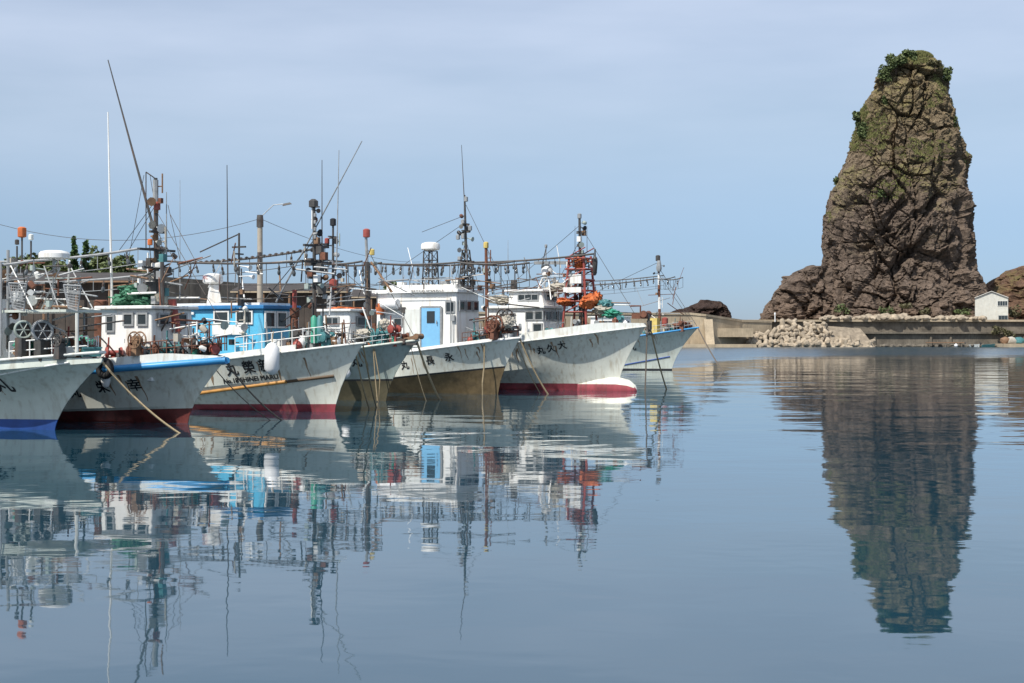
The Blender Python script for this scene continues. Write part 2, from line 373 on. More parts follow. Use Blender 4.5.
# ------------------------------------------------------------------ foliage
def leaf_mat(name, c, var=.5):
    m = mat(name, c, .7, var, .8); return m
LEAF = leaf_mat('shrub_leaf', (.095, .125, .042), .6); LEAF2 = leaf_mat('pine_leaf', (.07, .13, .04)); DRY = leaf_mat('dry_scrub', (.11, .10, .045))
BARK = mat('bark', (.09, .065, .045), .9, .3, 3)
def leaves(b, c, r, n, size, seed, clumps=9):
    rnd = random.Random(seed); cs = []
    for _ in range(clumps):
        v = Vector((rnd.uniform(-1, 1), rnd.uniform(-1, 1), rnd.uniform(-.7, 1)))
        if v.length > 1: v.normalize()
        cs.append((Vector((v.x * r[0] * .7, v.y * r[1] * .7, v.z * r[2] * .7)), rnd.uniform(.3, .55)))
    for _ in range(n):
        cc, k = rnd.choice(cs); v = Vector((rnd.gauss(0, 1), rnd.gauss(0, 1), rnd.gauss(0, 1))).normalized() * rnd.uniform(.6, 1.05)
        p = Vector(c) + cc + Vector((v.x * r[0], v.y * r[1], v.z * r[2])) * k
        a = Vector((rnd.gauss(0, 1), rnd.gauss(0, 1), rnd.gauss(0, .6))).normalized(); e = a.cross(Vector((rnd.gauss(0, 1), rnd.gauss(0, 1), rnd.gauss(0, 1)))).normalized()
        s = size * rnd.uniform(.6, 1.3)
        b.add([p - a * s, p + e * s * .55, p + a * s, p - e * s * .55], [(0, 1, 2, 3)])
def shrub(px, py, Yd, rpx, n, label, m=LEAF, size=.55, seed=0, group='shrubs on the sea stack'):
    if group == 'shrubs on the sea stack':    # rooted where this spot of the rock face is
        o_ = Vector((0, 0, CH)); hit = STACK_TREE.ray_cast(o_, (W(px, py, 500) - o_).normalized())[0]
        q_ = px
        while not hit: q_ += 1 if px < 910 else -1; hit = STACK_TREE.ray_cast(o_, (W(q_, py, 500) - o_).normalized())[0]
        if q_ != px: px = q_ + (-.35 if px < 910 else .35) * rpx[0]
        Yd = hit.y - .9; n = int(n * 1.7)
    p = W(px, py, Yd); r = [q * Yd / F for q in rpx]; r = (r[0], min(r[0], r[1]) * .9 + .3, r[1])
    t = empty('shrub', (p.x, p.y, p.z - r[2]))
    b = MB(); leaves(b, (0, 0, r[2]), r, n, size, seed); b.build('foliage', m, t)
    s = MB()
    for k in range(4):
        a = k * 1.6 + seed; s.tube([(.2 * math.cos(a), .2 * math.sin(a), -.8), (.4 * math.cos(a), .4 * math.sin(a), r[2] * .5), (r[0] * .6 * math.cos(a), r[1] * .5 * math.sin(a), r[2] * 1.2)], .12, 5, r2=.04)
    s.build('stem', BARK, t); tag(t, label, 'shrub', group); return t
for i, (px, py, Yd, rp, n, lab) in enumerate([
        (909, 56, 503, (11, 6), 620, 'dark green shrub crowning the very summit of the sea stack'),
        (896, 63, 500, (11, 9), 800, 'broad dark green shrub left of the summit, between two others'),
        (885, 74, 498, (8, 9), 520, 'round green shrub lowest of the summit thicket'),
        (935, 64, 502, (8, 5), 280, 'small olive shrub on the right shoulder of the summit'),
        (949, 74, 502, (5, 10), 340, 'narrow dark shrub on the right edge near the summit'),
        (866, 131, 489, (8, 11), 480, 'large green shrub high on the left flank of the sea stack'),
        (858, 116, 492, (5, 6), 180, 'smaller shrub directly above the large left flank shrub'),
        (886, 103, 487, (5, 10), 200, 'upright shrub in the gully below the summit'),
        (831, 181, 505, (4, 5), 120, 'tiny lone bush sticking out of the left silhouette'),
        (960, 122, 503, (3, 9), 130, 'thin shrub strip on the upper right silhouette'),
        (852, 124, 500, (3, 4), 70, 'tiny tuft on the left silhouette beside the flank shrub'),
        (883, 194, 484, (6, 5), 150, 'dark shrub on the mid height ledge of the sea stack')]):
    shrub(px, py, Yd, rp, n, lab, LEAF if i != 3 else DRY, .5, i + 3)

# ------------------------------------------------------------------ far shore, right
def sheet(name, poly, z, m):
    return tag(MB().add([(x, y, z) for x, y in poly], [tuple(range(len(poly)))]).build(name, m), kind='structure')
GROUND = mat('shore_ground', (.17, .14, .095), .95, .35, .12)
YS = 452
t = MB(); t.prism([(-300, -2), (300, -2), (300, 7.95), (-300, 7.95)], 464, 900)
t.v = [Vector((q.x + 300 + X(752, 464), q.y, q.z)) for q in t.v]
tag(t.build('terrain', GROUND), kind='structure')
wl_ = MB().use(0)
x0, x1 = X(750, YS), X(1120, YS)
wl_.box(((x0 + x1) / 2, YS + 5, 1.2), (x1 - x0, 6, 5.8))
wl_.box(((x0 + x1) / 2, YS + 4.6, 4.25), (x1 - x0 + .4, 7.4, .5))
wl_.box(((x0 + x1) / 2, YS + 10, 4.6), (x1 - x0 - .2, 4.4, 6.2))
wl_.use(1).box(((x0 + x1) / 2, YS + 9.6, 8.0), (x1 - x0 - .4, 5.6, .6))
for k, dx_ in enumerate((38, 55, 61, 83, 90)):
    wl_.use(0).box((x0 + dx_, YS + 1.8, 1.3), (.6, .5, 4.0))
ow = recenter(wl_.build('seawall', [M['concrete_dark'], M['concrete']]), (x0, YS, 0)); tag(ow, 'dark stained stepped seawall below the sea stack and white house', 'seawall')
# concrete apron slab sloping down beside the blocks
ra = MB().add([(X(822, YS), YS - 6, -.5), (X(872, YS), YS - 6, -.5), (X(862, YS), YS + 2.2, 5.6), (X(826, YS), YS + 2.2, 6.4),
               (X(822, YS), YS + 1, -.5), (X(872, YS), YS + 1, -.5), (X(862, YS), YS + 2.3, 5.0), (X(826, YS), YS + 2.3, 5.6)],
              [(0, 1, 2, 3), (4, 7, 6, 5), (0, 4, 5, 1), (1, 5, 6, 2), (2, 6, 7, 3), (3, 7, 4, 0)]).build('slipway', mat('rough_slab', (.25, .205, .15), .95, .5, .5, streak=(.12, .10, .07), bump=1.0))
tag(ra, 'sloping pale concrete ramp right of the jumbled wave blocks', 'ramp')
recenter(ra, (X(845, YS), YS, 0))

# wave-breaking blocks: four stubby tapered legs
def tetra_mesh():
    b = MB()
    for d in ((0, 0, 1), (.94, 0, -.33), (-.47, .82, -.33), (-.47, -.82, -.33)):
        b.lathe([(.62, -.1), (.52, .8), (.42, 1.45), (.30, 1.55)], (0, 0, 0), d, 8)
    return b
blk = tetra_mesh().build('wave_block', M['tetra'], smooth=40)
rnd = random.Random(5); first = True
for k in range(96):
    px = rnd.uniform(751, 842) if k < 80 else rnd.uniform(842, 872)
    top = interp([(750, 1.5), (758, 3.5), (772, 6.8), (790, 8.0), (822, 7.4), (835, 4.5), (846, 2.2), (875, 1.0)], px)[0]
    f = rnd.random() ** .8
    if k < 22: f = rnd.uniform(0, .12); px = 752 + k * 4.4
    z = f * top; Yd = YS - 6.5 + 8.5 * f + (0 if k < 80 else -1.5)
    o = blk if first else dup(blk); first = False
    o.location = (X(px, Yd), Yd, z * .92 + .25); o.rotation_euler = (rnd.uniform(0, 6.3), rnd.uniform(0, 6.3), rnd.uniform(0, 6.3)); s = rnd.uniform(.95, 1.5); o.scale = (s, s, s)
    tag(o, 'pale four-legged concrete block in the jumbled breakwater heap', 'concrete block', 'wave blocks heaped against the breakwater')
# pale boulders along the wall top
def boulder_mesh(seed, sub=2, fine=0):
    bm = bmesh.new(); bmesh.ops.create_icosphere(bm, subdivisions=sub, radius=1)
    for v in bm.verts: v.co *= 1 + .35 * noise.noise(v.co * 1.3 + Vector((seed * 7, 0, 0))); v.co *= 1 + fine * (noise.noise(v.co * 4 + Vector((0, seed, 0))) + .6 * noise.noise(v.co * 9)); v.co.z *= .75
    b = MB(); b.add([v.co.copy() for v in bm.verts], [[v.index for v in f.verts] for f in bm.faces]); bm.free(); return b
bs = [boulder_mesh(i).build('boulder', M['tetra'], smooth=25) for i in range(4)]
for k in range(74):
    px = 822 + k * 2.25 + rnd.uniform(-.8, .8); o = bs[k] if k < 4 else dup(bs[k % 4])
    s = rnd.uniform(.5, 1.25) * (1.4 if 868 < px < 908 else 1); o.location = (X(px, 459), 459 + rnd.uniform(-.8, 2.5), 8.3 + s * .45); o.scale = (s * 1.2, s, s); o.rotation_euler = (rnd.uniform(-.3, .3), 0, rnd.uniform(0, 6))
    tag(o, 'pale boulder in the row along the seawall top', 'boulder', 'pale boulders lined along the seawall')
dk = [boulder_mesh(i + 8, 2, .2).build('rock', M['concrete_dark'], smooth=20) for i in range(3)]
for k in range(44):
    px = 862 + k * 3.6 + rnd.uniform(-1.5, 1.5); o = dk[k] if k < 3 else dup(dk[k % 3]); s = rnd.uniform(.35, .95); Yd = YS - 4 + rnd.uniform(-.8, 2.2)
    o.location = (X(px, Yd), Yd, .15 + s * .2); o.scale = (s * 1.4, s, s); o.rotation_euler = (rnd.uniform(-.4, .4), rnd.uniform(-.3, .3), rnd.uniform(0, 6)); tag(o, 'dark wet rock at the waterline of the far seawall', 'rock', 'dark rocks along the far waterline')
# scrub at the foot of the stack
for k, (px, py, rp, dr) in enumerate([(886, 311, (9, 5), 0), (925, 311, (6, 4), 1), (962, 312, (10, 4), 0), (842, 309, (8, 6), 0), (990, 316, (6, 5), 1), (1015, 312, (8, 7), 1), (905, 306, (7, 4), 1)]):
    shrub(px, py, 474, rp, 170, ['low dark scrub behind the boulders at the stack foot', 'dry scrub patch beside the low dark scrub', 'low dark scrub just left of the white house', 'dark scrub where the shoulder meets the stack',
        'dry yellow scrub beside the white house wall', 'olive scrub right of the white house', 'dry scrub tuft under the diagonal crack'][k], DRY if dr else LEAF, .5, 40 + k, 'scrub along the far shore')
# white house
hs = empty('boathouse', (X(991.5, 466), 466, 7.95), R(-18.5)); hw = 31.5 * 466 / F / 2; hb0 = 0; he = Z(298, 466) - 7.95; hr = Z(292, 466) - 7.95
HW = mat('corrugated_white', (.55, .55, .50), .6, .12, .8, streak=(.48, .44, .37))
b = MB(); n = 26
b.prism([(-hw, 0), (hw, 0), (hw, he), (0, hr), (-hw, he)], 0, 12)
for k in range(n):
    xx = -hw + (k + .5) * 2 * hw / n; hh = he + (hr - he) * (1 - abs(xx) / hw); b.box((xx, -.03, hh / 2 - .1), (.14, .06, hh - .25))
b.build('wall', HW, hs)
b = MB()
for s in (-1, 1): b.add([(0, -.5, hr + .15), (s * (hw + .12), -.5, he + .02), (s * (hw + .12), 12.4, he + .02), (0, 12.4, hr + .15), (0, -.5, hr + .33), (s * (hw + .12), -.5, he + .2), (s * (hw + .12), 12.4, he + .2), (0, 12.4, hr + .33)],
                        [(0, 1, 2, 3), (4, 5, 6, 7), (0, 1, 5, 4), (1, 2, 6, 5), (2, 3, 7, 6)])
b.build('roof', mat('pale_roof', (.62, .60, .55), .6, .1, 1), hs)
def win(parent, name, x, y, z, w_, h_, ax='y', bars=1, fm=None, proud=.05):
    """a framed pane in a wall facing -y (ax='y') or +x (ax='x')"""
    b = MB()
    def bx(u, v, du, dv, t_, off):
        if ax == 'y': b.box((x + u, y - off, z + v), (du, t_, dv))
        else: b.box((x + off, y + u, z + v), (t_, du, dv))
    b.use(1); bx(0, 0, w_, h_, .03, proud * .4); b.use(0)
    for s in (-1, 1): bx(s * w_ / 2, 0, .07, h_ + .07, .06, proud * .6); bx(0, s * h_ / 2, w_ - .07, .07, .06, proud * .6)
    for k in range(bars): bx(-w_ / 2 + (k + 1) * w_ / (bars + 1), 0, .05, h_ - .07, .05, proud * .6)
    return b.build(name, [fm or M['steel'], M['glass']], parent)
win(hs, 'window', X(1002, 466) - X(991.5, 466), -.12, Z(303.5, 466) - 7.95, 2.9, 1.5, bars=3, fm=M['cabin_white'])
win(hs, 'window', X(1002.5, 466) - X(991.5, 466), -.12, Z(318, 466) - 7.95, 2.7, 1.5, bars=2)
tag(hs, 'small white gabled two storey boathouse on the far shore', 'house')
# bits along the right waterline
sk_specs = [(988, 343.2, 'teal open skiff moored under the white house', 'teal', .25), (974, 343.8, 'pale low skiff tied left of the teal skiff', 'white', -.1)]
for px, py, lab, mk, rz in sk_specs:
    Yd = 448; o = empty('skiff', (X(px, Yd), Yd, 0), rz); b = MB(); st = []
    for i in range(9):
        u = i / 8; x = -2.4 + 4.8 * u; hwid = .75 * (1 - max(0, (u - .45) / .55) ** 2.2) + .03; zt = .75 + .35 * max(0, u - .4)
        st.append([(x, -hwid * .55, -.2), (x, -hwid, zt), (x, -hwid + .08, zt), (x, -hwid * .5, .1), (x, hwid * .5, .1), (x, hwid - .08, zt), (x, hwid, zt), (x, hwid * .55, -.2)])
    vs = sum(st, []); b.add(vs, [(i * 8 + j, i * 8 + (j + 1) % 8, (i + 1) * 8 + (j + 1) % 8, (i + 1) * 8 + j) for i in range(8) for j in range(8)] + [tuple(range(8)), tuple(range(64, 72))])
    b.build('hull', M[mk], o, smooth=40)
    e = MB(); e.box((-2.55, 0, .75), (.3, .35, .9)); e.box((-2.5, 0, 1.25), (.5, .4, .35)); e.build('outboard_motor', M['dark_steel'], o)
    e = MB(); e.box((-.8, 0, .62), (.3, 1.3, .06)); e.box((.7, 0, .66), (.3, 1.2, .06)); e.build('thwart', M['wood'], o)
    tag(o, lab, 'skiff', 'small skiffs moored under the far seawall')
gr = MB(); rg = random.Random(3)
for pl in stack.data.polygons:
    c = pl.center + stack.location
    if pl.normal.z > .22 and pl.normal.y < .3 and c.z > 38:
        k = noise.noise(c / 9) + .35 * noise.noise(c / 3) + (c.z - 62) / 110
        px_ = 512 + c.x * F / c.y; py_ = HY - (c.z - CH) * F / c.y
        if 850 < px_ < 885 and 105 < py_ < 152: k += .6
        if 875 < px_ < 935 and 180 < py_ < 200: k += .42
        if k > .43:
            for _ in range(2 if k < .6 else 3):
                p = c - stack.location + Vector((rg.uniform(-.3, .3), rg.uniform(-.3, .1), 0)); h_ = rg.uniform(.25, .7); a_ = rg.uniform(0, 3.14); e = Vector((math.cos(a_), math.sin(a_), 0)) * rg.uniform(.12, .3)
                gr.add([p - e, p + e, p + Vector((rg.uniform(-.2, .2), -.15, h_))], [(0, 1, 2)])
gm_ = mat('ledge_grass', (.175, .175, .06), .8, .45, .25); go = gr.build('grass', gm_, loc=stack.location); tag(go, 'olive and straw coloured grass growing on the ledges of the sea stack', 'grass', kind='stuff')
bf = MB().lathe([(.05, -.5), (.42, -.35), (.58, 0), (.45, .35), (.12, .52), (.08, .66)], n=12).build('buoy', M['pvc'], smooth=50); bf.location = (X(956, 447), 447, .45)
tag(bf, 'round white buoy floating against the far seawall', 'buoy')
pr = empty('jetty', (X(945, 449), 449, 0)); b = MB(); b.box((0, 0, 1.35), (11, 2, .25)); b.build('deck', M['wood'], pr)
for k in range(5):
    MB().tube([(-4.8 + k * 2.4, -.8, -1), (-4.8 + k * 2.4, -.8, 1.9)], .16, 7).build('post', M['concrete_dark'], pr)
tag(pr, 'low wooden jetty on short posts below the dark seawall', 'jetty')
bp_ = MB().tube([(0, 0, 0), (0, 0, 2.2)], .16, 7).lathe([(.26, 2.2), (.26, 2.7), (.05, 2.9)]).build('beacon_post', M['pvc'], loc=(X(775, 458), 458, 7.6)); tag(bp_, 'thin white marker post above the wave blocks', 'post')
for k, (px, mk, lab, w_) in enumerate([(1012, 'tarp', 'tan canvas bundle on the shore at the right edge', 3), (1019, 'teal', 'teal tarpaulin heap at the right edge of the shore', 3), (1005, 'wood', 'brown crate pile below the grassy bank', 2.4)]):
    b = boulder_mesh(30 + k); b.v = [Vector((q.x * w_ * .6, q.y * .9, q.z * 1.5)) for q in b.v]
    o = b.build('net_heap', M[mk], smooth=30, loc=(X(px, 447), 447, 1.9)); tag(o, lab, 'heap')
bk = MB(); bk.prism([(X(996, 450), -1), (X(1100, 450), -1), (X(1100, 450), 1.2), (X(996, 450), 1.0)], 443, 452); tag(bk.build('shore', M['concrete']), kind='structure')
shrub(999, 330, 450.5, (9, 5), 240, 'olive grass bank just below the white house', DRY, .45, 71, 'scrub along the far shore')
shrub(1008, 334, 449, (7, 4), 180, 'brown scrub at the waterside below the white house', DRY, .45, 72, 'scrub along the far shore')

# ------------------------------------------------------------------ breakwater, middle distance to the left
def wallpath(name, pts, thick, m, label, cat, cap=None):
    """pts: (x, y, ztop); vertical face on the harbour side"""
    b = MB(); n = len(pts); vs = []
    for i, (x, y, z) in enumerate(pts):
        a = Vector(pts[max(i - 1, 0)][:2]); c = Vector(pts[min(i + 1, n - 1)][:2]); d = (c - a).normalized(); nn = Vector((-d.y, d.x)) * thick
        vs += [(x, y, -1.5), (x, y, z), (x + nn.x, y + nn.y, z), (x + nn.x, y + nn.y, -1.5)]
    b.add(vs, [(i * 4 + j, i * 4 + (j + 1) % 4, (i + 1) * 4 + (j + 1) % 4, (i + 1) * 4 + j) for i in range(n - 1) for j in range(4)] + [(0, 1, 2, 3), tuple(range(4 * n - 4, 4 * n))])
    for i in range(n - 1):    # construction joints
        p, q = Vector(pts[i]), Vector(pts[i + 1]); L_ = (q - p).length; k = int(L_ / 9)
        for j in range(1, k):
            c = p.lerp(q, j / k); b.use(1).box((c.x, c.y, (c.z - 1.5) / 2), (.16, .16, c.z + 1.3), Matrix.Rotation(math.atan2(q.y - p.y, q.x - p.x), 3, 'Z'))
    b.use(0)
    if cap:
        for i in range(n - 1):
            p, q = Vector(pts[i]), Vector(pts[i + 1]); b.use(2).add([p + Vector((.0, -.25, -.55)), q + Vector((0, -.25, -.55)), q + Vector((0, -.25, .12)), p + Vector((0, -.25, .12)), p + Vector((-.5, 3, .12)), q + Vector((-.5, 3, .12))], [(0, 1, 2, 3), (3, 2, 5, 4)])
    o = b.build(name, [m, M['concrete_dark'], M['concrete']]); recenter(o, (pts[0][0], pts[0][1], 0)); return tag(o, label, cat)
YB = 440
wallpath('breakwater', [(X(470, 420), 420, Z(312, 420)), (X(560, 428), 428, Z(312.5, 428)), (X(690, YB), YB, Z(313, YB)), (X(706, YB), YB, Z(314.5, YB)), (X(725, 446), 446, Z(317.5, 446)), (X(742, 452), 452, Z(320, 452)), (X(772, 458), 458, Z(321, 458))],
         5, M['concrete'], 'long pale concrete breakwater wall behind the last fishing boat', 'breakwater', cap=True)
bt = MB(); xb0, xb1 = X(704, YB), X(712.5, YB)
bt.add([(xb0, YB - .05, -1), (xb0, YB - 6, -1), (xb0, YB - .05, 8.2), (xb1, YB - .05, -1), (xb1, YB - 6, -1), (xb1, YB - .05, 8.2)], [(0, 1, 2), (3, 5, 4), (0, 3, 4, 1), (1, 4, 5, 2), (0, 2, 5, 3)])
o = bt.build('buttress', M['concrete']); recenter(o, (xb0, YB, 0)); tag(o, 'wedge shaped concrete buttress standing against the breakwater', 'buttress')
lg = MB(); lg.prism([(X(600, 434), -1), (X(756, 434), -1), (X(756, 434), .9), (X(600, 434), .9)], 433, 439.5); o = lg.build('ledge', M['concrete']); recenter(o, (X(680, 434), 434, 0)); tag(o, 'low pale ledge along the foot of the breakwater', 'ledge')
b = MB(); b.prism([(X(716, 446), 3.0), (X(752, 446), 3.0), (X(752, 446), 5.6), (X(716, 446), 5.6)], 443.6, 451); 
o = b.build('parapet', M['concrete']); recenter(o, (X(734, 446), 446, 0)); tag(o, 'stepped concrete block between buttress and wave blocks', 'wall')
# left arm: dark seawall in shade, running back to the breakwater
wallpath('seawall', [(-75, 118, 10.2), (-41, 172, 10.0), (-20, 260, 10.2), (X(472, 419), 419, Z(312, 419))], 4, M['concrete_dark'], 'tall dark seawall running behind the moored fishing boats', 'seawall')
QZ = 1.5
qp = [(-75, -20), (-58, 0), (-30, 52), (-10.5, 91), (-3.5, 142), (-8, 255), (X(476, 415), 415), (-22, 262), (-43, 172), (-78, 118), (-110, 60)]
q = MB(); n = len(qp); q.add([(x, y, QZ) for x, y in qp] + [(x, y, -2) for x, y in qp], [tuple(range(n))] + [(i, (i + 1) % n, (i + 1) % n + n, i + n) for i in range(n)])
tag(q.build('quay', M['quay']), kind='structure')
tag(MB().add([(-400, 100, 4), (-78, 122, 4), (-46, 176, 4), (-24, 264, 4), (-40, 420, 4), (-400, 420, 4), (-400, 100, -2), (-78, 122, -2), (-46, 176, -2), (-24, 264, -2), (-40, 420, -2), (-400, 420, -2)],
    [(0, 1, 2, 3, 4, 5), (1, 2, 8, 7), (2, 3, 9, 8), (3, 4, 10, 9)]).build('ground', GROUND), kind='structure')
# sheds on the quay
def shed(p0, p1, Yd, ztop, dep, lab, roofm, posts):
    xa, xb = X(p0, Yd), X(p1, Yd); t = empty('net_shed', ((xa + xb) / 2, Yd, QZ)); hw = (xb - xa) / 2; h = ztop - QZ
    b = MB(); b.box((0, dep / 2, h / 2 - .2), (2 * hw, dep, h - .4))
    for k in range(int(hw * 2 / .9)): b.box((-hw + .45 + k * .9, -.02, h / 2 - .3), (.10, .06, h - .6))
    b.build('wall', M['shed'], t)
    b = MB(); b.add([(-hw - .4, -.9, h - .55), (hw + .4, -.9, h - .55), (hw + .4, dep + .5, h + .5), (-hw - .4, dep + .5, h + .5), (-hw - .4, -.9, h - .30), (hw + .4, -.9, h - .30), (hw + .4, dep + .5, h + .7), (-hw - .4, dep + .5, h + .7)],
                    [(0, 1, 2, 3), (4, 5, 6, 7), (0, 1, 5, 4), (1, 2, 6, 5), (2, 3, 7, 6), (3, 0, 4, 7)]); b.build('roof', roofm, t)
    MB().box((0, -.93, h - .42), (2 * hw + .8, .05, .14)).build('fascia', M['wood'] if posts == 9 else M['concrete'], t)
    for k in range(posts):
        xx = -hw + .3 + k * (2 * hw - .6) / (posts - 1); MB().tube([(xx, -.75, 0), (xx, -.75, h - .5)], .11, 6).build('post', M['wood'], t)
    d = MB(); d.box((-hw * .4, -.06, 1.6), (3, .08, 3.0)); d.build('door', M['rust'], t)
    tag(t, lab, 'shed'); return t
shed(-120, 148, 128, Z(277, 128), 7, 'long dark timber net shed behind the two leftmost boats', M['shed_roof'], 9)
shed(236, 345, 150, Z(288, 150), 6, 'dark brown shed with pale eaves behind the blue cabin boat', M['shed_roof'], 5)
shed(352, 392, 175, Z(294, 175), 5, 'small dark hut behind the boats right of the brown shed', M['shed_roof'], 3)
# trees beyond the shed
def tree(px, top, bot, Yd, wpx, lab, seed, conical):
    p = W(px, bot, Yd); zt = Z(top, Yd); r = wpx * Yd / F; base = 4.0; t = empty('pine_tree' if conical else 'broadleaf_tree', (p.x, Yd, base)); H = zt - base
    b = MB().tube([(0, 0, -.3), (.1, 0, H * .5), (0, .1, H * .9)], .28, 7, r2=.06)
    rr = random.Random(seed)
    for k in range(6): a = k * 1.1; z = H * (.45 + .07 * k); b.tube([(0, 0, z), (math.cos(a) * r * .6, math.sin(a) * r * .6, z + .6)], .09, 5, r2=.03)
    b.build('trunk', BARK, t); c = MB()
    if conical:
        for k in range(7): f = k / 6; leaves(c, (0, 0, H * (.45 + .52 * f)), (r * (1.25 - 1.0 * f), r * (1.25 - 1.0 * f), H * .09), 170, .30, seed * 10 + k, 6)
    else: leaves(c, (0, 0, H * .72), (r * 1.3, r, H * .30), 1300, .32, seed, 14)
    c.build('crown', LEAF2 if conical else LEAF, t); tag(t, lab, 'tree', 'trees beyond the dark seawall')
for k, a in enumerate([(18, 254, 270, 190, 11, 'broad low tree behind the leftmost mast', 1, 0), (33, 252, 270, 195, 9, 'rounded tree between the orange beacon and white dome', 2, 0), (74, 241, 270, 190, 8, 'slim pointed conifer, tallest of the green tops', 3, 1),
        (86, 244, 270, 192, 8, 'shorter conifer touching the tallest one', 4, 1), (99, 249, 272, 196, 9, 'round bushy tree right of the two conifers', 5, 0), (122, 255, 275, 190, 13, 'low dark tree behind the pale whip antenna', 6, 0),
        (54, 257, 272, 198, 10, 'low broad tree behind the white dome', 8, 0), (8, 262, 274, 186, 10, 'lowest tree at the left edge of the picture', 11, 0), (66, 259, 274, 186, 10, 'dense low tree in front of the conifers', 12, 0),
        (110, 262, 276, 187, 11, 'low bushy tree beside the pale whip antenna', 13, 0), (42, 262, 275, 186, 11, 'low dense tree under the white dome', 14, 0), (140, 268, 280, 188, 10, 'small dark tree left of the clustered mast', 15, 0), (392, 281, 292, 230, 8, 'small round tree behind the white cabin with blue door', 7, 0)]): tree(*a)
# utility pole with lamp and wires
Yp = 112; ut = empty('utility_pole', (X(260, Yp), Yp, QZ)); ph = Z(215, Yp) - QZ
MB().tube([(0, 0, 0), (0, 0, ph)], .24, 10, r2=.19).build('pole', M['pole'], ut, smooth=40)
MB().lathe([(.26, ph - .9), (.26, ph - .35), (.22, ph)], n=10).build('band', M['dark_steel'], ut)
MB().tube([(0, -.26, ph - 3.6), (0, -.26, ph - 2.8)], .16, 8).build('transformer', M['dark_steel'], ut)
hd_ = W(287, 204, Yp) - ut.location
MB().tube([(0, 0, ph - .2), (hd_.x * .5, 0, ph + .75), (hd_.x - .3, 0, hd_.z)], .035, 6).build('lamp_arm', M['steel'], ut)
MB().box((hd_.x, 0, hd_.z), (.7, .28, .14), Matrix.Rotation(R(-12), 3, 'Y'), .7).build('lamp_head', M['dark_steel'], ut)
tag(ut, 'thick concrete utility pole with a street lamp arm behind the boats', 'utility pole')
def cable(name, a, b_, sag, r, m, label, cat, group=None, n=20):
    a, b_ = Vector(a), Vector(b_); pts = [a.lerp(b_, i / n) - Vector((0, 0, sag * 4 * (i / n) * (1 - i / n))) for i in range(n + 1)]
    o = MB().tube(pts, r, 5).build(name, m, smooth=60); recenter(o, b_); return tag(o, label, cat, group)
cable('power_line', W(259, 219, Yp), W(-60, 204, 120), 2.2, .02, M['dark_steel'], 'thin power line sagging left from the concrete utility pole', 'cable')
cable('power_line', W(261, 219, Yp), W(420, 262, 200), .9, .02, M['dark_steel'], 'thin power line running right from the concrete utility pole', 'cable')

# ------------------------------------------------------------------ fishing boats
LAMP = None
def text_mesh(s, size):
    cu = bpy.data.curves.new('txt', 'FONT'); cu.body = s; cu.size = size; cu.align_x = 'CENTER'; cu.align_y = 'CENTER'; cu.resolution_u = 3
    o = bpy.data.objects.new('txt', cu); COL.objects.link(o); bpy.context.view_layer.update()
    me = bpy.data.meshes.new_from_object(o.evaluated_get(bpy.context.evaluated_depsgraph_get()))
    vs = [v.co.copy() for v in me.vertices]; fs = [list(p.vertices) for p in me.polygons]
    bpy.data.objects.remove(o); bpy.data.curves.remove(cu); bpy.data.meshes.remove(me); return vs, fs

